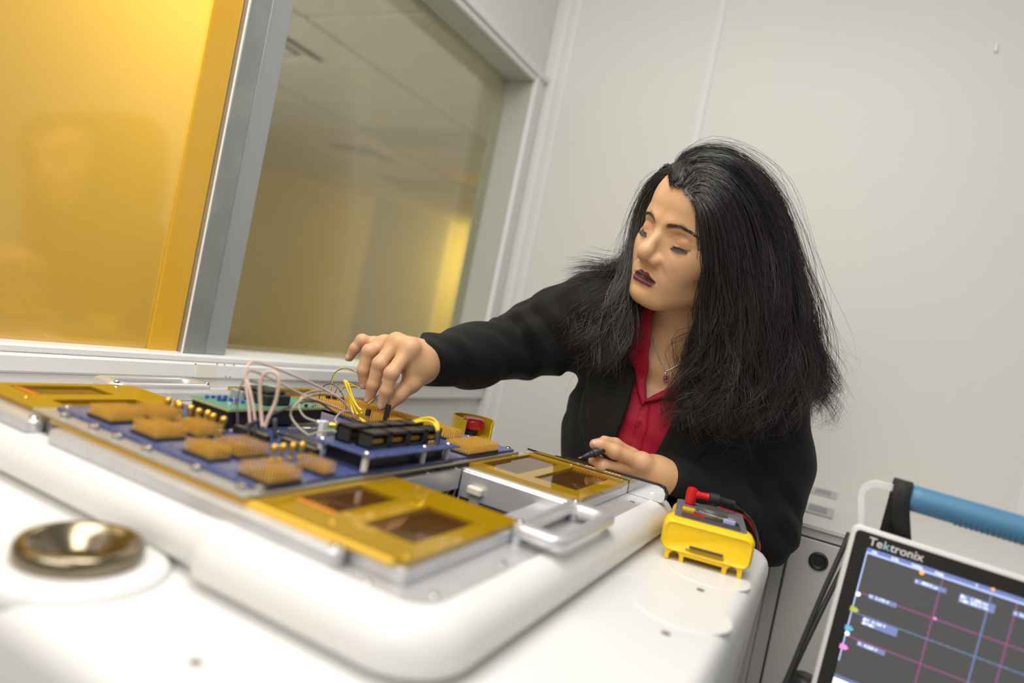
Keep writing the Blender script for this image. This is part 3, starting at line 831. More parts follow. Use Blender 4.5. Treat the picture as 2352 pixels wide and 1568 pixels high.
# brown-and-yellow lead pairs with black housings
def pair(pts, label, hb, hs=(.0026, .0026, .008), ends=True):
    P = [pt(*p) - np.array([0, 0, H]) for p in pts]
    t = thing('lead_pair', tuple(np.array(hb) + np.array([0, 0, H])), label, 'wire', 'brown and yellow lead pairs')
    S = spline(P, 8)
    for k, (mt_, ph) in enumerate((('brown_wire', 0), ('yellow_wire', math.pi))):
        Q = [q + .0007 * np.array([math.cos(ph + i * .25), math.sin(ph + i * .25) * .5, math.sin(ph + i * .25)]) for i, q in enumerate(S)]
        build(MB().tube(Q, .00062, 6), 'wire', mt_, t, smooth=True, angle=180)
    if ends:
        x, y, z = hb
        build(MB().box(x - hs[0], x + hs[0], y - hs[1], y + hs[1], z, z + hs[2], .0003), 'housing', 'black_plastic', t)
    return t
zt = ZP + .0125
pair([(759, 905, .955), (761, 885, .955), (768, 858, .955), (785, 846, .955), (805, 850, .95), (826, 858, .94)], 'tall brown and yellow lead pair arching into the fingers', (-.638, .738, zt))
pair([(768, 903, .96), (777, 885, .96), (790, 878, .955), (805, 881, .95), (830, 890, .93), (850, 895, .92)], 'low brown lead pair leaving the second black housing', (-.632, .744, zt))
pair([(780, 900, .965), (788, 892, .96), (800, 888, .955), (820, 888, .95), (838, 892, .93)], 'short brown lead pair leaving the last black housing', (-.626, .752, zt))
pair([(845, 930, .893), (848, 924, .893), (856, 918, .90), (864, 912, .905), (872, 905, .91)], 'brown and yellow lead pair on the small housing under the fingers', (-.553, .722, zt), (.0028, .0022, .009))
held = pair([(886, 935, .886), (884, 915, .89), (880, 890, .905), (874, 872, .915), (866, 862, .93)], 'lead pair with black two-pin connector pinched between finger and thumb', (-.5245, .7235, zt), (.003, .0024, .0215))
# yellow wire bundles
def bundle(paths, label, r=.0011):
    P0 = pt(*paths[0][0])
    t = thing('yellow_wires', tuple(P0), label, 'wire', 'yellow wire bundles')
    for p in paths:
        build(MB().tube(spline([pt(*q) - np.array([0, 0, H]) for q in p], 8), r, 7), 'wire', 'yellow_wire', t, smooth=True, angle=180)
    return t
bundle([[(790, 872, .905), (800, 898, .90), (815, 925, .895), (829, 943, .89)], [(796, 874, .905), (806, 905, .90), (818, 930, .895), (831, 942, .89)],
        [(793, 873, .91), (801, 905, .905), (806, 930, .90), (812, 952, .89)], [(797, 875, .91), (804, 910, .905), (813, 935, .90), (822, 952, .89)],
        [(800, 880, .90), (810, 912, .897), (822, 935, .893), (832, 950, .89)]], 'fan of yellow wires rising behind the pink cable ends', .0012)
bundle([[(829, 962, .83), (845, 975, .82), (862, 985, .81), (885, 986, .80), (915, 982, .795), (945, 972, .79), (975, 963, .785), (995, 964, .78), (1004, 978, .772), (1005, 992, .77)],
        [(832, 966, .825), (848, 979, .815), (870, 988, .805), (900, 986, .80), (935, 976, .79), (970, 967, .782), (992, 969, .775), (1002, 982, .77), (1003, 993, .769)],
        [(826, 960, .832), (845, 972, .823), (866, 984, .812), (895, 983, .80), (930, 974, .795), (965, 962, .787), (990, 960, .78), (1005, 972, .774), (1008, 990, .77)]],
       'yellow wires arching over the black sockets into a dark sleeve', .0013)
ys = thing('sleeve_plug', tuple(pt(1004, 1020, .77)), 'dark sleeve plug standing at the end of the yellow wires', 'plug')
a_, b_ = pt(1006, 988, .77) - np.array([0, 0, H]), pt(1002, 1022, .77) - np.array([0, 0, H])
build(MB().tube([a_, a_ * .9 + b_ * .1, b_], [.0022, .0030, .0028], 10), 'sleeve', 'grey_sleeve', ys, smooth=True)
# small green probe board with white sleeves and gold connectors
pb = thing('probe_board', (-.50, .62, H + ZP), 'tiny green probe board with white sleeves and gold connectors', 'circuit board')
build(MB().box(-.512, -.478, .59, .645, -.1525, -.151, .0003), 'board', 'green_board', pb)
for (a, b, r, mt_) in (((727, 968, .752), (742, 972, .755), .0024, 'white_part'), ((755, 975, .757), (782, 980, .762), .0032, 'gold'), ((770, 993, .742), (786, 987, .745), .0022, 'white_part'), ((786, 995, .74), (796, 982, .75), .0036, 'gold'), ((772, 1003, .735), (800, 998, .735), .0016, 'bright_steel')):
    A_, B_ = pt(*a) - np.array([0, 0, H]), pt(*b) - np.array([0, 0, H])
    build(MB().tube([A_, A_ * .85 + B_ * .15, A_ * .2 + B_ * .8, B_], [r * .7, r, r * .9, r * .6], 12), 'connector' if mt_ == 'gold' else 'sleeve', mt_, pb, smooth=True)
A_ = pt(744, 970, .752) - np.array([0, 0, H])
build(MB().box(A_[0] - .0035, A_[0] + .0035, A_[1] - .004, A_[1] + .004, ZP, A_[2] + .002, .0006), 'white_stand', 'white_part', pb)
for k in range(10):
    x, y = rnd.uniform(-.508, -.482), rnd.uniform(.594, .64)
    build(MB().box(x - .0015, x + .0015, y - .002, y + .002, -.151, -.1485, .0003), 'chip', rnd.choice(['white_part', 'beige_clip', 'black_plastic']), pb)

# ------------------------------------------------------------------ emergency stop
ex, ey, ez = -.526, .958, ZD + .0008
es = thing('emergency_stop', (ex, ey, H + ez), 'red emergency stop button inside an open yellow guard', 'button')
n = 40; a0, a1 = math.radians(8), math.radians(282)
m = MB(); L = []
R_, T_ = .0335, .0022
hh = .034
for k in range(n + 1):
    a = a0 + (a1 - a0) * k / n
    a += math.radians(0)
    c_, s_ = math.cos(a), math.sin(a)
    z1 = ez + hh * (1 if .05 < k / n < .95 else .93)
    L.append([(ex + R_ * c_, ey + R_ * s_, ez), (ex + R_ * c_, ey + R_ * s_, z1 - .003), (ex + (R_ + .0012) * c_, ey + (R_ + .0012) * s_, z1), (ex + (R_ - T_) * c_, ey + (R_ - T_) * s_, z1), (ex + (R_ - T_) * c_, ey + (R_ - T_) * s_, ez)])
m.loft(L)
build(m, 'guard', 'estop_yellow', es, smooth=True, angle=40)
build(MB().cyl((ex, ey, ez), .033, .006, 40, 2, .001), 'guard_base', 'estop_yellow', es, smooth=True)
build(MB().cyl((ex, ey, ez + .006), .011, .012, 24), 'stem', 'black_plastic', es, smooth=True)
build(MB().lathe((ex, ey, ez + .0155), [(.012, 0), (.018, .001), (.0195, .005), (.0195, .0125), (.018, .016), (.015, .0175), (.006, .0172)], 40), 'push_button', 'estop_red', es, smooth=True, angle=50)

# ------------------------------------------------------------------ multimeter on the lower deck
ang = math.radians(11)
E1, E2 = np.array([math.cos(ang), math.sin(ang), 0]), np.array([-math.sin(ang), math.cos(ang), 0])
O_ = np.array([-.1565, .815, ZL + .0008])
def mm(u, v, w): return tuple(O_ + E1 * u + E2 * v + np.array([0, 0, w]))
mul = thing('multimeter', tuple(np.array(mm(.04, .08, 0)) + np.array([0, 0, H])), 'yellow cased handheld multimeter with dark face and red plug', 'multimeter')
W0, W1, LEN = -.012, .092, .128
m = MB(); L = []
def mm_sec(v, w0, w1, z0, z1, r):
    loop = rrect(w0, w1, z0, z1, r, 4)
    return [mm(u, v, w) for u, w in loop]
L.append(mm_sec(.002, W0 + .006, W1 - .006, .014, .046, .006))
L.append(mm_sec(.000, W0 + .003, W1 - .003, .0125, .0445, .008))
L.append(mm_sec(.006, W0, W1, .011, .0495, .009))
L.append(mm_sec(.025, W0 + .001, W1 - .001, .0105, .050, .009))
L.append(mm_sec(.045, W0 + .008, W1 - .008, .010, .050, .009))
L.append(mm_sec(.075, W0 + .010, W1 - .010, .010, .0495, .009))
L.append(mm_sec(.105, W0 + .006, W1 - .006, .010, .048, .009))
L.append(mm_sec(LEN - .004, W0 + .010, W1 - .010, .010, .046, .009))
L.append(mm_sec(LEN, W0 + .016, W1 - .016, .014, .042, .008))
L = [l[::-1] for l in L]
m.loft(L)
body = build(m, 'holster', 'yellow_abs', mul, smooth=True, angle=60)
# probe clips: feet with round notches at the two lower corners
def foot(u0, u1):
    mid = (u0 + u1) / 2; r = .0060
    prof = [(u0, 0.0), (mid - r, 0.0)]
    for k in range(9):
        a = math.pi - math.pi * k / 8
        prof.append((mid + r * math.cos(a), .0048 + r * math.sin(a)))
    prof += [(mid + r, 0.0), (u1, 0.0), (u1, .018), (u0, .018)]
    m = MB(); m.loft([[mm(u, .003, w) for u, w in prof], [mm(u, .028, w) for u, w in prof]])
    build(m, 'probe_clip', 'yellow_abs', mul)
foot(W0 + .008, W0 + .030); foot(W1 - .030, W1 - .008)
m = MB(); m.loft([[mm(u, v, w) for u, w in ((W0 + .03, .0075), (W1 - .03, .0075), (W1 - .03, .018), (W0 + .03, .018))] for v in (.002, .122)])
build(m, 'holster_base', 'yellow_abs', mul)
m = MB(); m.loft([[mm(u, v, w) for u, w in ((.022, .0195), (.060, .0195), (.060, .0218), (.022, .0218))] for v in (-.0007, .004)])
build(m, 'slot', 'dark_gap', mul)
for v_ in (.095,):
    m = MB(); m.loft([[mm(u, v, w) for u, w in ((W0 + .01, 0), (W1 - .01, 0), (W1 - .01, .012), (W0 + .01, .012))] for v in (v_, v_ + .03)])
    build(m, 'rear_foot', 'yellow_abs', mul)
def slab(u0, u1, v0, v1, w0, w1, name, mt_, par=mul, r=.004, slope=0.0):
    loop = rrect(u0, u1, v0, v1, r, 4)
    m = MB(); m.loft([[mm(u, v, w0 + slope * v) for u, v in loop], [mm(u, v, w1 + slope * v) for u, v in loop]])
    return build(m, name, mt_, par)
face = slab(-.002, .082, .010, .122, .0485, .0510, 'face_panel', 'meter_panel', r=.006, slope=-.012)
slab(.006, .074, .014, .052, .0505, .0520, 'display', 'lcd', face, slope=-.012)
slab(.006, .074, .0125, .0155, .0512, .0545, 'display_rim', 'meter_grey', face, .001, slope=-.012)
slab(.006, .021, .050, .058, .0508, .0545, 'yellow_button', 'yellow_abs', face, .002, slope=-.012)
slab(.055, .069, .034, .044, .0512, .0552, 'blue_button', 'lavender_key', face, .002, slope=-.012)
slab(.018, .034, .030, .040, .0512, .0528, 'red_mark', 'red_rubber', face, .002, slope=-.012)
c_ = np.array(mm(.042, .078, .0500))
build(MB().lathe(c_, [(.020, 0), (.019, .004), (.017, .006), (.010, .0065)], 32), 'dial', 'meter_grey', face, smooth=True)
mb_ = Matrix(((E1[0], E2[0], 0, 0), (E1[1], E2[1], 0, 0), (0, 0, 1, 0), (0, 0, 0, 1)))
def mtext(s, u, v, size, mt_='print_white'):
    p = mm(u, v, .0523 - .012 * v)
    return text('printed_text', s, size, Matrix.Translation((p[0], p[1], p[2] + H)) @ mb_, mt_, mul)
mtext('RANGE', .008, .064, .0042); mtext('MIN MAX', .030, .056, .0042); mtext('Hz', .026, .062, .0042)
mtext('TRUE RMS', .036, .0535, .0045, 'yellow_abs'); mtext('HOLD', .058, .050, .0042); mtext('V', .050, .064, .005); mtext('mA', .062, .066, .0042)
# red banana plug standing in the far jack, black plug lying over the far edge
P_ = np.array(mm(.014, .098, .046))
m = MB(); m.tube([P_, P_ + [0, 0, .006], P_ + [0, 0, .0065], P_ + [0, 0, .020], P_ + [0, 0, .0255], P_ + [0, 0, .027]], [.0055, .0055, .0068, .0072, .0062, .003], 18)
Q_ = P_ + np.array([0, 0, .0185]); d_ = E1 * .97 + E2 * .15; 
m.tube([Q_, Q_ + d_ * .008, Q_ + d_ * .012, Q_ + d_ * .022, Q_ + d_ * .0225], [.005, .0055, .0046, .0054, .003], 16)
build(m, 'red_plug', 'red_rubber', mul, smooth=True, angle=50)
S_ = Q_ + d_ * .0222 - np.array([0, 0, .0005])
m = MB(); m.tube([S_, S_ + d_ * .001, S_ + d_ * .013, S_ + d_ * .0135, S_ + d_ * .0145, S_ + d_ * .034, S_ + d_ * .0345], [.005, .0078, .0078, .0062, .0050, .0038, .002], 16)
m.tube([S_ + d_ * .007 , S_ + d_ * .007 - np.array([0, 0, .020])], [.0068, .0062], 14)
build(m, 'black_plug', 'black_rubber', mul, smooth=True, angle=50)
def lead(p0, pts, r, mt_, label):
    t = thing('test_lead', tuple(np.array(p0) + np.array([0, 0, H])), label, 'cable')
    build(MB().tube(spline([np.array(p0)] + [pt(*q) - np.array([0, 0, H]) for q in pts], 8), r, 10), 'jacket', mt_, t, smooth=True, angle=180)
    return t
lead(S_ + d_ * .030, [(1700, 1170, .97), (1722, 1190, .97), (1735, 1215, .965), (1741, 1245, .955), (1738, 1270, .95), (1725, 1290, .945)], .0022, 'black_rubber', 'black test lead curving down beside the multimeter')
lead(np.array(mm(.050, .124, .050)), [(1708, 1185, .975), (1728, 1208, .975), (1741, 1240, .965), (1743, 1262, .955), (1735, 1290, .95)], .0022, 'red_rubber', 'red test lead curving down beside the multimeter')

# ------------------------------------------------------------------ grey cabinet by the back wall
mat('cabinet_paint', (0.60, 0.59, 0.56), 0.42, noise=(5, (0.575, 0.565, 0.535), 0.6), bump=(200, 0.02))
mat('cabinet_top', (0.70, 0.69, 0.655), 0.42, noise=(5, (0.68, 0.67, 0.635), 0.6))
mat('latch_metal', (0.52, 0.53, 0.54), 0.35, metal=0.5, noise=(40, (0.48, 0.49, 0.5), 0.6))
mat('latch_dark', (0.27, 0.285, 0.31), 0.4, metal=0.3, noise=(40, (0.24, 0.25, 0.28), 0.6))
cab = thing('cabinet', (.4, 1.55, 0), 'pale grey metal cabinet against the back wall', 'cabinet')
YC, ZC = 1.30, -.2285
build(MB().box(-.075, 1.1, YC + .004, YW - .008, -H + .06, ZC - .002, .003), 'body', 'cabinet_paint', cab)
build(MB().box(-.115, -.075, YC + .004, YW - .008, -H + .06, ZC - .002, .003), 'end_post', 'cabinet_paint', cab)
build(MB().box(-.115, 1.1, YC - .002, YW - .00005, ZC - .006, ZC, .0), 'worktop', 'cabinet_top', cab)
build(MB().box(-.10, 1.08, YC + .03, YW - .03, -H, -H + .06), 'plinth', 'dark_gap', cab)
build(MB().box(-.052, .80, YC + .0025, YC + .0045, -H + .09, ZC - .021), 'door_gap', 'dark_gap', cab)
dr = build(MB().box(-.0495, .80, YC - .001, YC + .004, -H + .09, ZC - .024, .002), 'door', 'cabinet_paint', cab)
m = MB(); m.lathe((-.001, YC - .001, -.285), [(.0155, 0), (.0155, -.003), (.0125, -.0045), (.010, -.0025), (.006, -.0025), (.005, -.004), (.002, -.004)], 32, 1)
build(m, 'lock', 'black_plastic', dr, smooth=True, label='round black key lock')
m = MB(); m.lathe((.7, YC - .001, -.285), [(.0155, 0), (.0155, -.003), (.0125, -.0045), (.002, -.004)], 24, 1)
for (y, x0) in ((1.468, -.055), (1.735, -.055)):
    e = build(MB().box(x0, x0 + .062, y - .055, y + .055, ZC, ZC + .0035, .001), 'latch_plate', 'latch_metal', cab)
    build(MB().box(x0 + .018, x0 + .050, y - .034, y + .034, ZC + .0035, ZC + .0042), 'latch_recess', 'latch_dark', e)
build(MB().cyl((-.066, 1.80, ZC), .009, .003, 16, 2, .001), 'plug_button', 'latch_dark', cab)

# ------------------------------------------------------------------ oscilloscope
mat('scope_case', (0.72, 0.70, 0.68), 0.4, noise=(20, (0.69, 0.67, 0.65), 0.6))
mat('scope_bezel', (0.022, 0.020, 0.018), 0.28, noise=(20, (0.026, 0.024, 0.022), 0.6))
mat('scope_screen', (0.035, 0.034, 0.033), 0.25, emit=((0.052, 0.050, 0.050), 1.0), noise=(6, (0.04, 0.039, 0.038), 0.6))
mat('grip_blue', (0.075, 0.215, 0.36), 0.42, noise=(40, (0.065, 0.19, 0.33), 0.6))
mat('strap_black', (0.018, 0.017, 0.016), 0.8, noise=(300, (0.035, 0.034, 0.033), 0.7), bump=(900, 0.3))
mat('logo_white', (0.75, 0.73, 0.70), 0.5, noise=(20, (0.72, 0.7, 0.67), 0.4))
def em(name, c, s): mat(name, (c[0] * .3, c[1] * .3, c[2] * .3), 0.4, emit=(c, s), noise=(20, (c[0] * .28, c[1] * .28, c[2] * .28), 0.4))
mat('logo_k', (0.45, 0.62, 0.72), 0.5, noise=(20, (0.40, 0.58, 0.68), 0.4))
em('ui_blue', (0.16, 0.21, 0.46), 0.8); em('ui_pale', (0.45, 0.56, 0.92), 0.9); em('ui_white', (0.85, 0.92, 1.0), 1.1)
em('ui_purple', (0.24, 0.075, 0.19), 0.9); em('ui_orange', (0.95, 0.42, 0.06), 1.0); em('ui_trace', (0.12, 0.17, 0.30), 0.9)
em('ui_cyan', (0.10, 0.36, 0.50), 1.0); em('ui_olive', (0.36, 0.42, 0.05), 1.0); em('ui_pink', (0.85, 0.22, 0.60), 1.0); em('ui_tag', (0.17, 0.21, 0.42), 0.9)
YS = .85
sx0, sz1 = .0245, -.1345
TAU = math.radians(2.2)
osc = thing('oscilloscope', (sx0, YS, H + sz1), 'touchscreen oscilloscope with black bezel and blue carry grip', 'oscilloscope')
SW, SH = .43, .30
m = MB()
lp = [(x, z) for x, z in rrect(sx0, sx0 + SW, sz1 - SH, sz1, .008, 5)]
def ins2(d): return inset(lp, d, 0, 0)
lp2 = rrect(sx0 + .02, sx0 + SW - .02, sz1 - SH + .005, sz1 - .034, .008, 5)
m.loft([[(x, YS + .15, z) for x, z in lp2][::-1], [(x, YS + .022, z) for x, z in lp2][::-1], [(x, YS + .012, z) for x, z in ins2(.004)][::-1], [(x, YS + .004, z) for x, z in lp][::-1], [(x, YS + .0008, z) for x, z in ins2(.0012)][::-1], [(x, YS, z) for x, z in ins2(.003)][::-1]])
build(m, 'case', 'scope_case', osc, smooth=True, angle=40)
bz = rrect(sx0 + .0050, sx0 + SW - .005, sz1 - SH + .005, sz1 - .0050, .005, 5)
m = MB(); m.loft([[(x, YS + .001, z) for x, z in bz][::-1], [(x, YS - .0006, z) for x, z in bz][::-1]])
build(m, 'bezel', 'scope_bezel', osc)
# screen layout measured on the screen plane (u to the right, d downward from the screen corner)
def spx(x, y):
    px_, py_ = x - 1176.0, 784.0 - y
    v = (CX * px_ + CY * py_) / FOC + FW
    q = v * (YS / v[1])
    dx_, dz_ = q[0] - sx0, q[2] - sz1
    return sx0 + dx_ * math.cos(TAU) - dz_ * math.sin(TAU), sz1 + dx_ * math.sin(TAU) + dz_ * math.cos(TAU)
scx0, scz1 = spx(1984, 1290)[0], spx(1992, 1256)[1]
scw, sch = .345, .150
scr = build(MB().box(scx0, scx0 + scw, YS - .0010, YS - .0006, scz1 - sch - .05, scz1), 'screen', 'scope_screen', osc)
MX = Matrix(((1, 0, 0, 0), (0, 0, -1, 0), (0, 1, 0, 0), (0, 0, 0, 1)))      # text plane -> facing -Y
def stext(s, x, z, size, mt_, par=scr, bold=0.0, dy=.0016, name='screen_text'):
    return text(name, s, size, Matrix.Translation((x, YS - dy, z + H)) @ MX, mt_, par, .00005, font_bold=bold)
def sbox(x0, x1, z0, z1, mt_, name='screen_line', dy=.0012):
    return build(MB().box(x0, x1, YS - dy, YS - dy + .0002, z0, z1), name, mt_, scr)
u_top = scz1
sbox(scx0, scx0 + scw, u_top - .0062, u_top, 'ui_blue', 'toolbar', .0011)
sbox(scx0, scx0 + scw, u_top - .0062, u_top - .0044, 'ui_pale', 'toolbar_edge', .0013)
sbox(scx0, scx0 + .0011, scz1 - .128, u_top - .004, 'ui_pale', 'grid_edge', .0013)
xb_, zb_ = spx(1925, 1550)
sbox(scx0, scx0 + scw, zb_ - .003, zb_ + .001, 'ui_trace', 'tray_edge', .0011)
sbox(scx0, scx0 + .045, zb_ - .05, zb_ - .003, 'ui_white', 'tray', .0011)
sbox(scx0 + .045, scx0 + scw, zb_ - .05, zb_ - .003, 'ui_cyan', 'tray', .0011)
for (x, y) in ((2165, 1330), (2335, 1390)):
    a, z_ = spx(x, y); sbox(a - .0006, a + .0006, scz1 - .128, u_top - .0062, 'ui_purple', 'cursor_line')
a, z_ = spx(2278, 1360); sbox(a - .0007, a + .0007, scz1 - .128, u_top - .0062, 'ui_trace', 'cursor_line', .0014); sbox(a - .0004, a + .0004, scz1 - .128, u_top - .01, 'ui_blue', 'cursor_line', .0016)
for (x, y) in ((1980, 1361), (1955, 1462)):
    a, z_ = spx(x, y); sbox(scx0, scx0 + scw, z_ - .0007, z_ + .0007, 'ui_purple', 'cursor_line', .00125)
a, z_ = spx(2066, 1443)
sbox(scx0, scx0 + scw, z_ - .0006, z_ + .0006, 'ui_trace', 'trace', .0013)
for k in range(46): sbox(scx0 + .004 + .0072 * k, scx0 + .0058 + .0072 * k, z_ - .0009, z_ + .0009, 'ui_trace', 'trace_dot', .0014)
def ptag(x, y, w, h, lines, mt_='ui_tag'):
    a, z_ = spx(x, y)
    sbox(a, a + w, z_ - h, z_, mt_, 'readout', .0015)
    for k, s in enumerate(lines):
        stext(s, a + .0008, z_ - .0036 - .0040 * k, .0042, 'ui_white', bold=.00006, dy=.0019)
ptag(1996, 1362, .027, .0050, ['V:  3.170 V']); ptag(1982, 1414, .034, .0085, ['\u0394V:  0.150 V', '\u0394V/\u0394t:']); ptag(1970, 1470, .027, .0050, ['V:  4.250 V'])
ptag(2102, 1327, .029, .0050, ['t:  -800.0 \u00b5s']); ptag(2205, 1361, .031, .0090, ['\u0394t:   1.200 ms', '1/\u0394t: 833.3 Hz']); ptag(2328, 1400, .029, .0050, ['t:  0.4 ms'])
for x, y, s in ((2001, 1266, '10s'), (2048, 1279, '0.0s'), (2094, 1294, 'Utility'), (2148, 1309, 'Help'), (2241, 1337, 'T')):
    a, z_ = spx(x, y); stext(s, a, u_top - .0040, .0042, 'ui_white', bold=.00005)
def sdisc(x, y, r, mt_, name, sq=1.0):
    a, z_ = spx(x, y)
    m = MB(); m.lathe((a, YS - .0019, z_), [(r, 0), (r, .0003)], 16, 1)
    return build(m, name, mt_, scr)
sdisc(2117, 1314, .0022, 'ui_orange', 'marker'); sdisc(2280, 1352, .0016, 'ui_orange', 'marker')
sdisc(1971, 1363, .0024, 'ui_white', 'marker'); sdisc(1946, 1453, .0024, 'ui_white', 'marker')
sdisc(2147, 1419, .0016, 'ui_pink', 'marker')
for x, y, mt_ in ((1962, 1398, 'ui_olive'), (1950, 1441, 'ui_cyan'), (1938, 1484, 'ui_pink')):
    a, z_ = spx(x, y)
    m = MB(); m.prism([(a - .004, z_ - .0026), (a + .002, z_ - .0026), (a + .0046, z_), (a + .002, z_ + .0026), (a - .004, z_ + .0026)], 0, .0003)
    v = [(p[0], YS - .0018 + p[2], p[1]) for p in m.v]; m.v = v
    build(m, 'channel_marker', mt_, scr)
a, z_ = spx(1994, 1249)
adv = 0.0
for part_, mt_ in (('Te', 'logo_white'), ('k', 'logo_k'), ('tronix', 'logo_white')):
    o_ = stext(part_, a + adv, z_, .0125, mt_, osc, .00018, .0012, 'logo_text')
    adv += max(v.co.x for v in o_.data.vertices) - min(v.co.x for v in o_.data.vertices) + .0007
# carry handle: white bracket arm, blue ribbed grip, black strap
HZ, HY = -.0885, YS + .012
def hp(x, y): 
    px_, py_ = x - 1176.0, 784.0 - y
    v = (CX * px_ + CY * py_) / FOC + FW
    v = v * (HY / v[1])
    dx_, dz_ = v[0] - sx0, v[2] - sz1
    return np.array([sx0 + dx_ * math.cos(TAU) - dz_ * math.sin(TAU), v[1], sz1 + dx_ * math.sin(TAU) + dz_ * math.cos(TAU)])
q0, q1 = hp(1974, 1215), hp(1998, 1123)
arm = [(q0[0], HY + .006, sz1 - .02), (q0[0] - .001, HY, sz1 + .004), (q1[0] - .007, HY, HZ - .014), (q1[0] - .004, HY, HZ - .005), (q1[0] + .003, HY, HZ + .0005), (q1[0] + .012, HY, HZ + .0018), (q1[0] + .05, HY, HZ + .0018)]
S = spline(arm, 6)
m = MB(); L = []
for i, q in enumerate(S):
    t_ = S[min(i + 1, len(S) - 1)] - S[max(i - 1, 0)]; t_ /= np.linalg.norm(t_); nrm = np.array([-t_[2], 0, t_[0]])
    L.append([tuple(q + nrm * a + np.array([0, b, 0])) for a, b in ((.0032, -.007), (.0032, .007), (-.0032, .007), (-.0032, -.007))])
m.loft(L)
build(m, 'handle_arm', 'scope_case', osc, smooth=True, angle=30)
gx0 = hp(2083, 1140)[0]
m = MB(); r_ = .0142
cen = np.array([0, HY, HZ - .002])
prof = [(gx0, r_ * .9), (gx0 + .001, r_)] + [(gx0 + .001 + .012 * k, r_) for k in range(1, 30)] + [(gx0 + .36, r_ * .9)]
m.tube([(x, HY, HZ - .003) for x, _ in prof], [r for _, r in prof], 28)
gr = build(m, 'grip', 'grip_blue', osc, smooth=True, angle=60, label='blue ribbed carry grip')
for k in range(26):
    x = gx0 + .048 + .0048 * k
    m = MB(); L = []
    for j in range(13):
        a = math.radians(205 + 110 * j / 12)
        L.append([(x + dx, HY + rr * math.cos(a), HZ - .003 + rr * math.sin(a)) for dx, rr in ((-.0011, r_ - .001), (-.0011, r_ + .0010), (.0011, r_ + .0010), (.0011, r_ - .001))])
    m.loft(L)
    build(m, 'rib', 'grip_blue', gr)
build(MB().box(gx0 + .36, gx0 + .366, HY - .007, HY + .007, sz1 - .03, HZ + .004, .001), 'handle_arm', 'scope_case', osc)
w0, w1 = hp(2046, 1130)[0], hp(2090, 1140)[0]
m = MB(); L = []
loop = [(-.0145, .006), (-.010, .0135), (0, .0165), (.010, .0135), (.0145, .004), (.0145, -.008), (.014, -.014)]
path = [(HY + a, HZ - .003 + b) for a, b in loop]
pathb = [(HY + .016, HZ - .03), (HY + .02, HZ - .06)]
front = [(HY - .0145, HZ - .006), (HY - .010, HZ - .022), (HY + .004, HZ - .040), (HY + .016, HZ - .062)]
full = front[::-1] + path + pathb
for i, (y, z) in enumerate(full):
    k = max(0, (HZ - .01 - z) / .05) if i < 5 else 0
    L.append([(w0 + .018 * k, y, z), (w1 + .016 * k, y, z)])
n2 = len(L); vs = [p for l in L for p in l]; fs = [(2 * i, 2 * i + 1, 2 * i + 3, 2 * i + 2) for i in range(n2 - 1)]
m.add(vs, fs)
st = build(m, 'strap', 'strap_black', osc, smooth=True, angle=180, label='black woven strap')
so = st.modifiers.new('solid', 'SOLIDIFY'); so.thickness = .0022
g_c = 'black cords hanging beside the oscilloscope'
for k, (a, lab) in enumerate((([(1950, 1225, .80), (1935, 1262, .79), (1880, 1385, .78), (1820, 1530, .77), (1790, 1600, .765)], 'upper black cord slanting down beside the oscilloscope'), ([(1965, 1255, .93), (1925, 1325, .88), (1860, 1458, .82), (1812, 1560, .77), (1790, 1605, .765)], 'lower black cord slanting down beside the oscilloscope'))):
    P = [pt(*q) - np.array([0, 0, H]) for q in a]
    t = thing('power_cord', tuple(P[-1] + np.array([0, 0, H])), lab, 'cord', g_c)
    build(MB().tube(spline(P, 8), .0030, 10), 'jacket', 'black_rubber', t, smooth=True, angle=180)
kp = pt(1846, 1572, .80) - np.array([0, 0, H])
kn = thing('cart_knob', tuple(kp + np.array([0, 0, H - .03])), 'black rounded knob low beside the oscilloscope', 'knob')
build(MB().lathe(kp - np.array([0, 0, .03]), [(.008, -.12), (.008, 0), (.014, .01), (.018, .02), (.0185, .032), (.016, .039), (.010, .042)], 28), 'knob_body', 'black_plastic', kn, smooth=True, angle=50)
# cart that carries the oscilloscope
ct = thing('instrument_cart', (.25, .93, 0), 'grey instrument cart under the oscilloscope', 'cart')
build(MB().box(sx0 - .012, sx0 + SW + .02, YS - .03, YS + .20, sz1 - SH - .040, sz1 - SH - .019, .004), 'shelf', 'cabinet_paint', ct)
for x in (sx0 + .01, sx0 + SW - .01):
    for y in (YS, YS + .17):
        build(MB().box(x - .012, x + .012, y - .012, y + .012, -H + .05, sz1 - SH - .040, .003), 'leg', 'cabinet_paint', ct)
        build(MB().cyl((x - .01, y, -H + .025), .025, .02, 18, 0, .004), 'caster', 'black_rubber', ct, smooth=True)
build(MB().box(sx0, sx0 + SW, YS - .01, YS + .18, -H + .2, -H + .22, .004), 'lower_shelf', 'cabinet_paint', ct)
osc.rotation_euler = (0, TAU, 0)
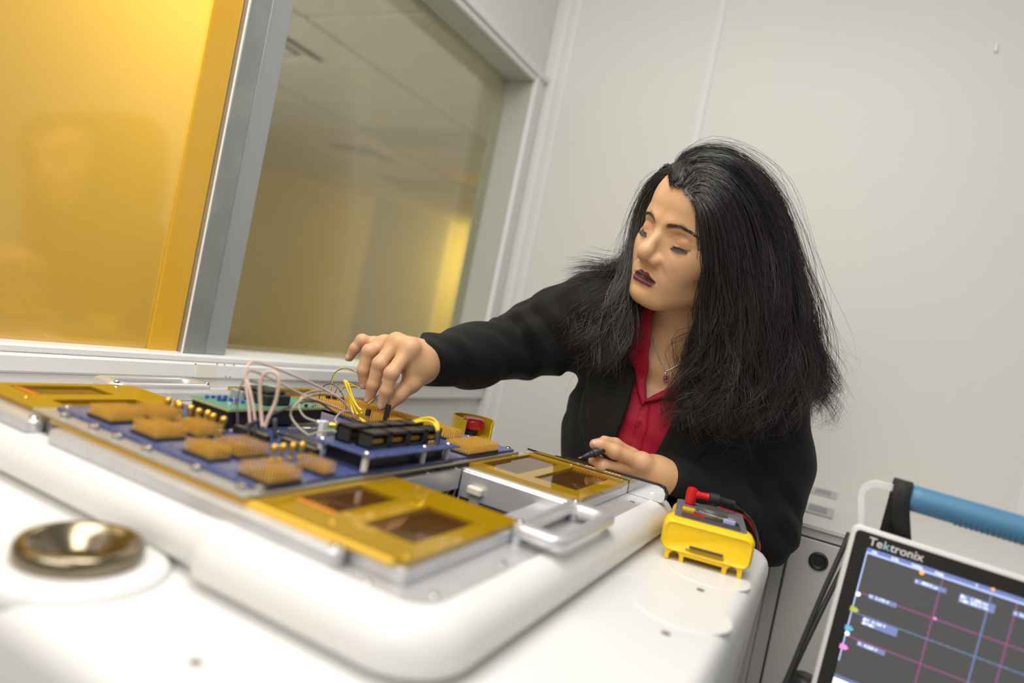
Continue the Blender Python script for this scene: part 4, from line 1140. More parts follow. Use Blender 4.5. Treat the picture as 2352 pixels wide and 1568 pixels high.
# ------------------------------------------------------------------ the person: continuous surfaces from distance fields
def lerp(a, b, t): return a + (b - a) * t
def smin(a, b, k):
    h = np.maximum(k - np.abs(a - b), 0) / k
    return np.minimum(a, b) - h * h * k * .25
def smax(a, b, k): return -smin(-a, -b, k)
def sph(p, c, r): return np.sqrt(((p - np.asarray(c, np.float32)) ** 2).sum(-1)) - r
def ell(p, c, r, R=None):
    q = p - np.asarray(c, np.float32)
    if R is not None: q = q @ np.asarray(R, np.float32)
    r = np.asarray(r, np.float32)
    k0 = np.sqrt(((q / r) ** 2).sum(-1)); k1 = np.sqrt(((q / (r * r)) ** 2).sum(-1))
    return k0 * (k0 - 1) / np.maximum(k1, 1e-9)
def rc(p, a, b, r1, r2):
    a = np.asarray(a, np.float32); b = np.asarray(b, np.float32); ab = b - a
    t = np.clip(((p - a) @ ab) / (ab @ ab), 0, 1)
    return np.sqrt(((p - a - t[..., None] * ab) ** 2).sum(-1)) - (r1 + (r2 - r1) * t)
def chain(p, P, R, k=.004):
    d = None
    for i in range(len(P) - 1):
        e = rc(p, P[i], P[i + 1], R[i], R[i + 1])
        d = e if d is None else smin(d, e, k)
    return d

def extract(fn, lo, hi, h, B=8):
    """sparse surface nets: coarse blocks first, fine samples only near the surface"""
    lo = np.asarray(lo, float); hi = np.asarray(hi, float)
    nb = np.ceil((hi - lo) / (h * B)).astype(int)
    N = nb * B + 1
    V = np.full(tuple(N), 1.0, np.float32)
    ax = [lo[i] + (np.arange(nb[i]) + .5) * h * B for i in range(3)]
    g = np.stack(np.meshgrid(*ax, indexing='ij'), -1).reshape(-1, 3).astype(np.float32)
    c = fn(g).reshape(tuple(nb))
    thr = h * B * 1.08
    near = np.abs(c) < thr
    for i, j, k in np.argwhere(c <= -thr):
        V[i * B:i * B + B + 1, j * B:j * B + B + 1, k * B:k * B + B + 1] = -1.0
    idx = np.argwhere(near)
    o = np.arange(B + 1)
    og = np.stack(np.meshgrid(o, o, o, indexing='ij'), -1).reshape(-1, 3)
    for s in range(0, len(idx), 400):
        blk = idx[s:s + 400]
        I = (blk[:, None, :] * B + og[None])
        P = (lo + I * h).astype(np.float32).reshape(-1, 3)
        d = fn(P)
        I = I.reshape(-1, 3)
        V[I[:, 0], I[:, 1], I[:, 2]] = d
    ins = V < 0
    nx, ny, nz = N - 1
    s0 = ins[:-1, :-1, :-1]
    anyin = np.zeros((nx, ny, nz), bool); allin = np.ones((nx, ny, nz), bool)
    offs = [(a, b, c_) for a in (0, 1) for b in (0, 1) for c_ in (0, 1)]
    for a, b, c_ in offs:
        q = ins[a:a + nx, b:b + ny, c_:c_ + nz]
        anyin |= q; allin &= q
    act = anyin & ~allin
    cells = np.argwhere(act)
    flat = (cells[:, 0] * ny + cells[:, 1]) * nz + cells[:, 2]
    acc = np.zeros((len(cells), 3)); cnt = np.zeros(len(cells))
    for a in offs:
        for axis in range(3):
            if a[axis]: continue
            b = list(a); b[axis] = 1
            va = V[cells[:, 0] + a[0], cells[:, 1] + a[1], cells[:, 2] + a[2]]
            vb = V[cells[:, 0] + b[0], cells[:, 1] + b[1], cells[:, 2] + b[2]]
            m = (va < 0) != (vb < 0)
            t = np.where(m, va / np.where(m, va - vb, 1), 0)
            p = np.array(a, float)[None].repeat(len(cells), 0); p[:, axis] += t
            acc += p * m[:, None]; cnt += m
    verts = lo + (cells + acc / cnt[:, None]) * h
    quads = []
    for axis in range(3):
        sl0 = [slice(1, n) for n in (nx, ny, nz)]
        u, v = [(1, 2), (2, 0), (0, 1)][axis]
        s_a = [slice(1, nx), slice(1, ny), slice(1, nz)]
        s_a[axis] = slice(0, (nx, ny, nz)[axis])
        s_b = list(s_a); s_b[axis] = slice(1, (nx, ny, nz)[axis] + 1)
        A = ins[tuple(s_a)]; Bm = ins[tuple(s_b)]
        e = np.argwhere(A != Bm)
        if not len(e): continue
        base = np.array([1, 1, 1]); base[axis] = 0
        e = e + base
        sgn = ins[e[:, 0], e[:, 1], e[:, 2]]
        def cid(du, dv):
            q = e.copy(); q[:, u] += du; q[:, v] += dv
            return np.searchsorted(flat, (q[:, 0] * ny + q[:, 1]) * nz + q[:, 2])
        q4 = np.stack([cid(-1, -1), cid(0, -1), cid(0, 0), cid(-1, 0)], 1)
        q4[~sgn] = q4[~sgn][:, ::-1]
        quads.append(q4)
    return verts, np.concatenate(quads)

def mesh_np(name, verts, quads, material, parent, smooth=True, colors=None):
    me = bpy.data.meshes.new(name)
    v = verts - wloc(parent)
    me.vertices.add(len(v)); me.vertices.foreach_set('co', v.astype(np.float32).ravel())
    k = quads.shape[1]
    me.loops.add(len(quads) * k); me.loops.foreach_set('vertex_index', quads.astype(np.int32).ravel())
    me.polygons.add(len(quads)); me.polygons.foreach_set('loop_start', np.arange(0, len(quads) * k, k, dtype=np.int32))
    me.polygons.foreach_set('use_smooth', np.full(len(quads), smooth))
    me.update(calc_edges=True); me.validate()
    me.materials.append(MATS[material])
    if colors is not None:
        at = me.color_attributes.new('tone', 'FLOAT_COLOR', 'POINT')
        at.data.foreach_set('color', np.concatenate([colors, np.ones((len(colors), 1))], 1).astype(np.float32).ravel())
    o = bpy.data.objects.new(name, me); C.objects.link(o); o.parent = parent
    return o

def vcol_mat(name, rough, spec, sss=0.0, bump=None):
    m = bpy.data.materials.new(name); m.use_nodes = True
    nt = m.node_tree; b = nt.nodes['Principled BSDF']
    a = nt.nodes.new('ShaderNodeVertexColor'); a.layer_name = 'tone'
    tc = nt.nodes.new('ShaderNodeTexCoord'); n = nt.nodes.new('ShaderNodeTexNoise'); n.inputs['Scale'].default_value = 90; n.inputs['Detail'].default_value = 5
    nt.links.new(tc.outputs['Object'], n.inputs['Vector'])
    hs = nt.nodes.new('ShaderNodeMix'); hs.data_type = 'RGBA'; hs.blend_type = 'MULTIPLY'; hs.inputs[0].default_value = 0.10
    nt.links.new(a.outputs['Color'], hs.inputs[6]); nt.links.new(n.outputs['Color'], hs.inputs[7])
    nt.links.new(hs.outputs[2], b.inputs['Base Color'])
    b.inputs['Roughness'].default_value = rough; b.inputs['Specular IOR Level'].default_value = spec
    if sss:
        b.inputs['Subsurface Weight'].default_value = sss
        b.inputs['Subsurface Radius'].default_value = (1.0, 0.35, 0.2)
        b.inputs['Subsurface Scale'].default_value = 0.004
    if bump:
        n2 = nt.nodes.new('ShaderNodeTexNoise'); n2.inputs['Scale'].default_value = bump[0]; n2.inputs['Detail'].default_value = 3
        nt.links.new(tc.outputs['Object'], n2.inputs['Vector'])
        bp = nt.nodes.new('ShaderNodeBump'); bp.inputs['Strength'].default_value = bump[1]; bp.inputs['Distance'].default_value = 0.001
        nt.links.new(n2.outputs['Fac'], bp.inputs['Height']); nt.links.new(bp.outputs['Normal'], b.inputs['Normal'])
    MATS[name] = m
vcol_mat('skin', 0.42, 0.42, 0.12, (700, 0.06))
mat('blazer_black', (0.0065, 0.0058, 0.0052), 0.74, spec=0.25, noise=(900, (0.010, 0.009, 0.008), 0.7), bump=(1400, 0.25), sheen=0.03)
mat('shirt_red', (0.36, 0.004, 0.025), 0.6, spec=0.3, noise=(12, (0.31, 0.003, 0.02), 0.6), bump=(900, 0.08), sheen=0.1)
mat('hair_black', (0.016, 0.0135, 0.0135), 0.30, spec=0.9, noise=(25, (0.028, 0.020, 0.019), 0.7), coat=0.12)
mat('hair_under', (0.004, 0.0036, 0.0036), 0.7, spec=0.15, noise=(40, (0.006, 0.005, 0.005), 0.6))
mat('lash', (0.012, 0.010, 0.009), 0.5, noise=(60, (0.016, 0.013, 0.012), 0.6))
mat('brow', (0.050, 0.030, 0.022), 0.6, noise=(60, (0.06, 0.036, 0.026), 0.6))
vcol_mat('hair_tone', 0.31, 0.85)
mat('silver', (0.85, 0.84, 0.82), 0.15, metal=1.0, noise=(60, (0.8, 0.79, 0.77), 0.5))
mat('ruby', (0.40, 0.004, 0.10), 0.1, noise=(60, (0.35, 0.004, 0.08), 0.5), coat=0.6)
mat('trouser_black', (0.012, 0.011, 0.011), 0.75, noise=(300, (0.016, 0.015, 0.015), 0.6))

# --- head frame (x = her own right-hand side, y = face forward, z = up)
HD = 0.995
HS = 0.966
HC = pt(1606.6, 542.8, HD)
HM = np.array([[-0.8842, -0.4095, 0.2244], [0.3466, -0.8975, -0.2726], [0.3131, -0.1633, 0.9356]])
def hw(x, y, z): return HC + HM @ (np.array([x, y, z]) * HS)
def to_head(p): return ((p - HC.astype(np.float32)) @ HM.astype(np.float32)) / HS

def seg(p, a, b):
    return rc(p, a, b, 0, 0)
def lip_d(q):
    ax = np.abs(q[:, 0]); s = np.stack([ax, q[:, 1], q[:, 2]], 1)
    up_ = smin(rc(s, (.0050, .0952, -.0640), (.0305, .0790, -.0706), .0029, .0010), rc(s, (0, .0952, -.0650), (.0065, .0950, -.0642), .0028, .0029), .003)
    lo_ = smin(rc(s, (0, .0928, -.0744), (.015, .0892, -.0744), .0044, .0039), rc(s, (.015, .0892, -.0744), (.0302, .0788, -.0716), .0039, .0010), .003)
    return up_, lo_
def head_sdf(p):
    q = to_head(p).astype(np.float32)
    ax = np.abs(q[:, 0]); s = np.stack([ax, q[:, 1], q[:, 2]], 1)
    g = lambda d_, w: np.exp(-(d_ / w) ** 2)
    d = ell(q, (0, -.012, .034), (.0735, .093, .083))
    d = smin(d, ell(q, (0, .030, .040), (.062, .0605, .056)), .03)                # forehead
    d = smin(d, ell(q, (0, .020, -.030), (.058, .062, .075)), .03)                # mid face
    d = smin(d, ell(s, (.036, .048, -.027), (.028, .030, .026)), .022)            # cheekbones
    d = smin(d, ell(s, (.027, .060, -.050), (.022, .022, .030)), .02)             # cheeks
    d = smin(d, rc(s, (.050, -.005, -.066), (.018, .062, -.096), .016, .017), .03)  # jaw
    d = smin(d, ell(q, (0, .073, -.096), (.022, .021, .017)), .018)               # chin
    d = smin(d, ell(q, (0, .0705, -.066), (.032, .0215, .026)), .015)               # muzzle
    d = smin(d, rc(s, (.010, .0860, .014), (.044, .064, .015), .0080, .0085), .016)  # brow ridge
    d = smax(d, -ell(s, (.033, .1035, -.004), (.0185, .020, .0135)), .018)        # sockets
    d = smin(d, ell(s, (.0315, .0685, -.0050), (.0165, .0150, .0128)), .005)      # lidded eyes
    lid = rc(s, (.0180, .0790, -.0092), (.0315, .0838, -.0120), .0012, .0017)
    lid = np.minimum(lid, rc(s, (.0315, .0838, -.0120), (.0455, .0735, -.0092), .0017, .0012))
    d = smin(d, lid, .003)
    d = smin(d, rc(s, (.0135, .0790, -.0120), (.0210, .0765, -.0400), .0085, .0085), .014)   # beside the nose
    # nose
    n = rc(q, (0, .0830, .008), (0, .1045, -.026), .0068, .0088)
    n = smin(n, rc(q, (0, .0720, .004), (0, .0820, -.036), .0125, .0150), .010)
    n = smin(n, sph(q, (0, .1065, -.0325), .0115), .009)
    n = smin(n, ell(s, (.0120, .0935, -.0400), (.0085, .0110, .0082)), .006)
    d = smin(d, n, .009)
    d = d + .0035 * g(ell(s, (.0072, .0990, -.0490), (.0024, .0050, .0018)), .0022)          # nostrils
    d = d + .0010 * g(seg(q, (0, .0985, -.0535), (0, .0985, -.0590)), .0028)                 # philtrum
    up_, lo_ = lip_d(q)
    d = smin(d, up_, .0028); d = smin(d, lo_, .0032)
    d = d + .0042 * g(seg(s, (0, .0970, -.0692), (.0185, .0890, -.0707)), .0021) + .0016 * g(seg(s, (.0185, .0890, -.0707), (.0315, .0780, -.0711)), .0018)
    d = d + .0013 * g(seg(s, (.0215, .0900, -.0430), (.0325, .0760, -.0640)), .0042)         # smile fold
    d = d + .0011 * g(seg(s, (.0180, .0800, .0022), (.0330, .0820, .0055)), .0018) + .0011 * g(seg(s, (.0330, .0820, .0055), (.0470, .0720, .0015)), .0018)   # lid crease
    d = d + .0012 * g(seg(s, (.0210, .0800, -.0220), (.0360, .0770, -.0260)), .0045)         # under eye
    d = d + .0022 * g(seg(s, (0, .0940, -.0850), (.010, .0910, -.0845)), .0050)              # under lip
    d = smin(d, ell(s, (.074, -.006, -.012), (.008, .017, .030)), .006)           # ears
    return d * HS

# --- skeleton, placed from the photograph with real distances
NB = pt(1560, 800, 1.10)                  # neck base
RS, RE, RW = pt(1352, 712, 1.09), pt(1200, 790, 1.17), pt(972, 838, .955)
LS, LE, LW = pt(1758, 925, 1.13), pt(1742, 1205, 1.075), pt(1530, 1103, .975)
CH = pt(1530, 960, 1.16)                  # chest centre
WA = pt(1480, 1230, 1.19)                 # waist
HP = WA + np.array([0.0, 0.05, -.20])     # hips

def torso(p, g):
    """outer torso form grown by g"""
    d = ell(p, CH + np.array([0.0, .0, .0]), (.150 + g, .110 + g, .205 + g))
    d = smin(d, rc(p, CH + np.array([0, 0, -.10]), HP, .130 + g, .150 + g), .08)
    d = smin(d, rc(p, pt(1520, 830, 1.135), pt(1385, 735, 1.12), .060 + g, .052 + g), .06)
    d = smin(d, rc(p, pt(1600, 850, 1.135), pt(1735, 915, 1.14), .060 + g, .055 + g), .06)
    d = smin(d, ell(p, pt(1430, 985, 1.10), (.075 + g, .065 + g, .080 + g)), .07)     # bust
    d = smin(d, ell(p, pt(1590, 1010, 1.10), (.075 + g, .065 + g, .080 + g)), .07)
    return d
def neck_sdf(p):
    a = hw(0, -.020, -.055)
    d = rc(p, a, NB + np.array([0, 0, -.01]), .049, .054)
    d = smin(d, rc(p, hw(0, .015, -.075), pt(1520, 830, 1.085), .016, .022), .03)
    # upper chest seen in the collar opening
    d = smin(d, smax(torso(p, -.0105), ell(p, pt(1530, 860, 1.09), (.10, .10, .12)), .02), .025)
    # collar bones and throat hollow
    d = smin(d, rc(p, pt(1500, 838, 1.06), pt(1440, 800, 1.085), .008, .007), .02)
    d = smin(d, rc(p, pt(1535, 850, 1.06), pt(1610, 872, 1.07), .008, .007), .02)
    return d
def core_sdf(p):
    d = ell(p, CH, (.105, .085, .15))
    d = smin(d, rc(p, CH, HP, .09, .10), .06)
    d = smin(d, rc(p, NB - np.array([0, 0, .02]), RS, .034, .034), .03); d = smin(d, rc(p, NB - np.array([0, 0, .02]), LS, .034, .034), .03)
    d = smin(d, chain(p, [RS, RE, RW], [.040, .033, .0235], .02), .03)
    d = smin(d, chain(p, [LS, LE, LW], [.040, .033, .0250], .02), .03)
    return d

# right hand (reaching); joints: knuckle, middle joint, end joint, tip
RH = {
 'index': ([pt(941, 801, .905), pt(899, 858, .884), pt(888, 898, .885), pt(878, 930, .889)], [.0105, .0090, .0082, .0068]),
 'middle': ([pt(911, 786, .915), pt(872, 836, .898), pt(857, 884, .900), pt(848, 915, .905)], [.0108, .0092, .0084, .0070]),
 'ring': ([pt(883, 791, .93), pt(848, 807, .915), pt(834, 850, .915), pt(836, 882, .92)], [.0104, .0090, .0082, .0068]),
 'pinky': ([pt(862, 792, .945), pt(832, 782, .935), pt(815, 800, .935), pt(803, 820, .938)], [.0092, .0080, .0072, .0060]),
}
RTH = ([pt(968, 848, .93), pt(945, 880, .915), pt(915, 908, .905), pt(893, 930, .899)], [.0150, .0122, .0100, .0078])
RPALM = [(pt(985, 838, .957), .0215)]
def hand_sdf(p, H_, TH, W, wr, extra):
    d = None
    for nm, (P, R) in H_.items():
        m_ = rc(p, W, P[0], wr, R[0] * 1.14)
        d = m_ if d is None else smin(d, m_, .016)
    for (a, b, r1, r2) in extra: d = smin(d, rc(p, a, b, r1, r2), .014)
    d = smin(d, rc(p, W, TH[0][0], wr * .9, TH[1][0]), .018)
    f = None
    for nm, (P, R) in H_.items():
        c_ = chain(p, P, R, .0035)
        for i in (0, 1):                                    # knuckle swellings
            c_ = smin(c_, sph(p, P[i] + (P[i] - P[i + 1]) * .02, R[i] * 1.06), .004)
        f = c_ if f is None else smin(f, c_, .0022)
    t = chain(p, TH[0], TH[1], .005)
    d = smin(d, f, .007)
    return smin(d, t, .005)
RW2 = pt(963, 828, .935)
def rhand(p): 
    idx, mid, rng = RH['index'][0], RH['middle'][0], RH['ring'][0]
    ex = [(idx[0], RTH[0][1], .0105, .0110), (RW, RW2, .0235, .0225), (lerp(RW2, mid[0], .5), lerp(RW2, RTH[0][0], .7), .015, .015)]
    return hand_sdf(p, RH, RTH, RW2, .0205, ex)
LH = {
 'index': ([pt(1474, 1063, .955), pt(1411, 1036, .945), pt(1380, 1021, .943), pt(1366, 1020, .942)], [.0118, .0098, .0088, .0074]),
 'middle': ([pt(1462, 1078, .962), pt(1384, 1070, .948), pt(1366, 1058, .953), pt(1374, 1053, .962)], [.0112, .0094, .0082, .0070]),
 'ring': ([pt(1462, 1094, .972), pt(1396, 1088, .962), pt(1380, 1074, .968), pt(1392, 1066, .976)], [.0106, .0090, .0080, .0068]),
 'pinky': ([pt(1466, 1106, .985), pt(1414, 1102, .978), pt(1400, 1090, .982), pt(1410, 1082, .988)], [.0094, .0080, .0072, .0062]),
}
LTH = ([pt(1488, 1072, .99), pt(1448, 1047, .985), pt(1412, 1022, .975), pt(1388, 1013, .966)], [.0150, .0120, .0100, .0080])
LW2 = pt(1508, 1094, .972)
def lhand(p):
    idx = LH['index'][0]
    ex = [(LW, LW2, .0245, .0230), (lerp(LW2, idx[0], .5), lerp(LW2, LH['pinky'][0][0], .5), .014, .013), (idx[0], LTH[0][1], .010, .010)]
    return hand_sdf(p, LH, LTH, LW2, .0210, ex)

def boxed(fn, pts_, pad):
    pts_ = np.array(pts_); lo = pts_.min(0) - pad; hi = pts_.max(0) + pad
    def g(p):
        d = np.full(len(p), .2, np.float32)
        m = ((p > lo) & (p < hi)).all(1)
        if m.any(): d[m] = fn(p[m])
        return d
    return g
bn = boxed(neck_sdf, [hw(0, -.02, -.05), NB, pt(1530, 880, 1.08)], .16)
bh = boxed(head_sdf, [HC], .155)
br = boxed(rhand, [RW] + [q for v in RH.values() for q in v[0]] + RTH[0], .05)
bl = boxed(lhand, [LW] + [q for v in LH.values() for q in v[0]] + LTH[0], .05)
def rests_on(d, p):
    """flatten a soft form where it lies against the machine"""
    z = p[:, 2] - H
    rim_ = np.maximum(np.maximum(p[:, 0] + .183, p[:, 1] - .987), z + .1855)
    deck_ = np.maximum(np.maximum(p[:, 0] + .0545, p[:, 1] - 1.0365), z + .2292)
    return smax(d, -np.minimum(rim_, deck_), .004)
def body_sdf(p):
    p = p.astype(np.float32)
    d = smin(core_sdf(p), bn(p), .04)
    d = smin(d, bh(p), .018)
    d = smin(d, br(p), .008)
    return rests_on(smin(d, bl(p), .008), p)

BLO, BHI = [-.80, .66, H - .50], [-.02, 1.34, H + .34]
person = thing('person', (float(HP[0]), float(HP[1]), 0), 'person in black blazer and red shirt leaning over the machine, reaching to the board', 'person')
bv, bq = extract(body_sdf, BLO, BHI, .0016)

def nail_frame(H_, key, side=0.0):
    P, R = H_[key] if isinstance(H_, dict) else H_
    return P, R
def skin_colors(v):
    n = len(v)
    q = to_head(v)
    base = np.array([.67, .385, .20])
    c = np.tile(base, (n, 1))
    inh = (np.abs(q) < .16).all(1) & (q[:, 2] > -.13)
    i = np.where(inh)[0]; s = q[i]; sa = s.copy(); sa[:, 0] = np.abs(sa[:, 0])
    def put(mask, col, a=1.0):
        w = (np.clip(mask, 0, 1) * a)[:, None]
        c[i] = c[i] * (1 - w) + np.array(col) * w
    fd = lambda d, w0, w1: np.clip((w1 - d) / (w1 - w0), 0, 1)
    front = (s[:, 1] > .03).astype(float)
    put(fd(ell(sa, (.040, .060, -.040), (.020, .020, .018)), -.010, .012) * front, (.60, .27, .17), .45)        # blush
    put(fd(ell(sa, (.031, .080, -.001), (.018, .015, .011)), -.004, .004) * front, (.45, .20, .085), .60)       # eye shadow
    put(fd(ell(s, (0, .104, -.034), (.012, .012, .012)), -.006, .008) * front, (.66, .37, .25), .5)
    b1 = rc(sa, (.0115, .093, .0125), (.031, .086, .0190), .0030, .0026); b2 = rc(sa, (.031, .086, .0190), (.0510, .066, .0115), .0025, .0008)
    put(fd(np.minimum(b1, b2), -.0022, .0016) * front, (.10, .052, .032), .70)                                  # brows
    l1 = rc(sa, (.0175, .0795, -.0104), (.0315, .0842, -.0134), .0013, .0018); l2 = rc(sa, (.0315, .0842, -.0134), (.0468, .0728, -.0100), .0018, .0012)
    put(fd(np.minimum(l1, l2), .0006, .0020) * front, (.02, .012, .01), .95)                                    # lash line
    u_, lo_ = lip_d(s)
    put(fd(u_, .0002, .0011) * front, (.120, .022, .036)); put(fd(lo_, .0002, .0011) * front, (.200, .050, .078))
    m_ = seg(sa, (0, .0958, -.0692), (.0185, .0882, -.0707)); m2_ = seg(sa, (.0185, .0882, -.0707), (.0305, .0785, -.0711))
    put(fd(m_, .0012, .0026) * front, (.030, .009, .008)); put(fd(m2_, .0003, .0013) * front, (.035, .009, .010))
    put(fd(ell(sa, (.0072, .0990, -.0480), (.0028, .0050, .0022)), -.001, .0022) * front, (.14, .05, .03), .7)
    # hands: rosier fingertips and knuckles
    for Hh in (RH, LH):
        for P, R in Hh.values():
            for k, a in ((3, .5), (2, .25), (1, .32)):
                d = np.linalg.norm(v - P[k], axis=1)
                w = np.clip((.014 - d) / .008, 0, 1)[:, None] * a
                c[:] = c * (1 - w) + np.array([.66, .33, .23]) * w
    return c
cols_ = skin_colors(bv)
body = mesh_np('body', bv, bq, 'skin', person, colors=cols_)

# finger nails
mat('nail', (0.70, 0.43, 0.34), 0.25, spec=0.5, noise=(60, (0.66, 0.40, 0.32), 0.5), coat=0.3)
def nail(P, R, toward, name='finger_nail'):
    tip, dj = P[3], P[2]
    ax_ = tip - dj; ax_ /= np.linalg.norm(ax_)
    n = toward - ax_ * (toward @ ax_); n /= np.linalg.norm(n)
    s_ = np.cross(ax_, n)
    c0 = tip + n * R[3] * .72 - ax_ * .001
    m = MB(); L = []
    for i in range(7):
        u = -1 + 2 * i / 6
        row = []
        for j in range(7):
            w = -1 + 2 * j / 6
            rr = R[3] * .72
            a = w * .95 * math.sqrt(max(0, 1 - (max(0, abs(u) - .3) / .9) ** 2))
            row.append(tuple(c0 - np.array([0, 0, H]) + ax_ * u * .0058 + s_ * rr * math.sin(a) + n * (rr * (math.cos(a) - 1) + .0019 - .0009 * u * u)))
        L.append(row)
    vs = [q for r in L for q in r]; fs = [(i * 7 + j, i * 7 + j + 1, (i + 1) * 7 + j + 1, (i + 1) * 7 + j) for i in range(6) for j in range(6)]
    m.add(vs, fs)
    o = build(m, name, 'nail', body, smooth=True, angle=180)
    sm_ = o.modifiers.new('solid', 'SOLIDIFY'); sm_.thickness = .0006; sm_.offset = 0
for k in ('index', 'middle', 'ring', 'pinky'):
    P, R = RH[k]; nail(P, R, -FW * 1.0 + UP * .15 - RT * .25)
P, R = LH['index']; nail(P, R, -FW * .6 - RT * .8 + UP * .2)
nail(LTH[0], LTH[1], UP * 1.0 - FW * .3)

# eye lashes: short dark blades along both lids
for sgn in (-1, 1):
    m = MB()
    for k in range(38):
        t = k / 37
        a = np.array([.0185, .0805, -.0112]) * (1 - t) ** 2 + 2 * t * (1 - t) * np.array([.0315, .0895, -.0154]) + t * t * np.array([.0460, .0742, -.0107])
        d = np.array([(t - .45) * .004, .0038, -.0046]) * (.8 + .4 * t)
        a[0] *= sgn; d[0] *= sgn
        A, B_ = hw(*a), hw(*(a + d)); mid_ = hw(*(a + d * .55 + np.array([0, .0006, -.0006])))
        m.tube([A - [0, 0, H], mid_ - [0, 0, H], B_ - [0, 0, H]], [.00046, .00034, .00008], 4)
    tag(build(m, 'eyelashes', 'lash', body, smooth=True), kind='stuff')

for sgn in (-1, 1):
    m = MB()
    for k in range(130):
        t = (k + .5) / 130
        a = np.array([.0115, .0945, .0112]) * (1 - t) ** 2 + 2 * t * (1 - t) * np.array([.033, .0915, .0215]) + t * t * np.array([.0510, .0665, .0112])
        w_ = .0036 * (1 - .70 * t) * rnd.uniform(-1, 1)
        a = a + np.array([0, 0, w_])
        d = np.array([.0022 + .0016 * t, -.0008 - .0016 * t, .0022 * (1 - 1.6 * t)]) * rnd.uniform(.8, 1.3)
        a[0] *= sgn; d[0] *= sgn
        P0 = hw(*a).astype(np.float32)
        for it in range(3):                       # settle on the skin
            e = .0006
            v_ = head_sdf(np.stack([P0, P0 + [e, 0, 0], P0 + [0, e, 0], P0 + [0, 0, e]]).astype(np.float32))
            gr_ = (v_[1:] - v_[0]) / e
            P0 = P0 - gr_ * (v_[0] - .0003) / max(1e-6, gr_ @ gr_)
        dd = HM @ (d * HS); dd = dd - gr_ * (dd @ gr_) / (gr_ @ gr_)
        m.tube([P0 - [0, 0, H], P0 + dd * .6 + gr_ * .0002 - [0, 0, H], P0 + dd - [0, 0, H]], [.00036, .0003, .00008], 4)
    tag(build(m, 'eyebrow', 'brow', body, smooth=True), kind='stuff')
# --- clothing ----------------------------------------------------------------
def uvn(p):
    """chest coordinates: photo-aligned right / down metres at 1.03 m, and distance"""
    q = p - np.array([0, 0, H], np.float32)
    D = q @ FW
    return q @ CX / D, q @ CY / D
def poly_d(p, poly):
    """signed distance (negative inside), in metres, to an outline drawn on the chest"""
    a_, b_ = uvn(p)
    P = np.array([[(x - 1176) / FOC, (784 - y) / FOC] for x, y in poly])
    d = np.full(len(p), 1e9); inside = np.zeros(len(p), bool)
    n = len(P)
    for i in range(n):
        x0, y0 = P[i]; x1, y1 = P[(i + 1) % n]
        ex_, ey_ = x1 - x0, y1 - y0
        t = np.clip(((a_ - x0) * ex_ + (b_ - y0) * ey_) / (ex_ * ex_ + ey_ * ey_ + 1e-12), 0, 1)
        d = np.minimum(d, (a_ - x0 - t * ex_) ** 2 + (b_ - y0 - t * ey_) ** 2)
        c_ = ((y0 > b_) != (y1 > b_)) & (a_ < (x1 - x0) * (b_ - y0) / (y1 - y0 + 1e-12) + x0)
        inside ^= c_
    d = np.sqrt(d) * 1.04
    return np.where(inside, -d, d).astype(np.float32)

def folds(p, P, k=1.0):
    """soft fabric creases, strongest near point P"""
    w = np.exp(-((p - P.astype(np.float32)) ** 2).sum(-1) / (.075 ** 2))
    a = np.sin(p[:, 0] * 95 + p[:, 2] * 70 + 2.2 * np.sin(p[:, 1] * 38 + p[:, 2] * 25)); b = np.sin(p[:, 2] * 120 - p[:, 0] * 60 + p[:, 1] * 80)
    return k * w * (.0034 * np.abs(a) ** 1.5 * np.sign(a) + .0016 * b)
V_OPEN = [(1438, 770), (1436, 812), (1460, 862), (1444, 933), (1414, 1012), (1398, 1075), (1410, 1120), (1450, 1110), (1496, 1063), (1545, 965), (1568, 913), (1625, 840), (1640, 740), (1560, 660), (1470, 690)]
def sleeve_r(p):
    d = chain(p, [pt(1365, 725, 1.10), pt(1275, 762, 1.135), RE, pt(1085, 818, 1.06), pt(960, 826, .945)], [.072, .064, .0545, .0450, .0355], .03)
    return d + folds(p, pt(1215, 770, 1.12), 1.2) + folds(p, pt(1010, 830, .98), .9)
CUFF_R = (pt(966, 822, .945), CX * .93 + FW * .22 - CY * .10)
def sleeve_l(p):
    d = chain(p, [pt(1752, 925, 1.14), pt(1762, 1060, 1.10), LE, pt(1640, 1160, 1.02), pt(1545, 1110, .985)], [.072, .066, .056, .046, .0385], .03)
    return d + folds(p, LE, 1.3)
CUFF_L = (pt(1516, 1094, .972), pt(1640, 1160, 1.02) - pt(1516, 1094, .972))
def half(p, o, n):
    n = n / np.linalg.norm(n)
    return -((p - o.astype(np.float32)) @ n.astype(np.float32))
sr_box = boxed(lambda p: smax(sleeve_r(p), half(p, *CUFF_R), .004), [RS, RE, RW], .12)
sl_box = boxed(lambda p: smax(sleeve_l(p), half(p, *CUFF_L), .004), [LS, LE, LW], .12)
def blazer_sdf(p):
    p = p.astype(np.float32)
    t = torso(p, .010)
    front = (p - CH.astype(np.float32)) @ FW.astype(np.float32)
    cut = poly_d(p, V_OPEN)
    cut = np.where(front < .03, cut, .05)
    t = smax(t, -cut, .006)
    d = smin(t, sr_box(p), .03)
    d = smin(d, sl_box(p), .022)
    # lapels: raised layer beside the opening
    lap = np.minimum(poly_d(p, LAP_L), poly_d(p, LAP_R))
    lay = smax(torso(p, .0165), lap, .003); lay = smax(lay, -cut, .003)
    lay = np.where(front < .03, lay, .05)
    d = np.minimum(d, lay)
    # neck hole and hem
    d = smax(d, -rc(p, NB + np.array([0, 0, -.04]), hw(0, -.02, -.08), .068, .075), .01)
    d = d + folds(p, pt(1300, 870, 1.12), .6) + folds(p, pt(1690, 1090, 1.05), .7)
    d = smax(d, (H - .46) - p[:, 2], .01)
    return rests_on(d, p)
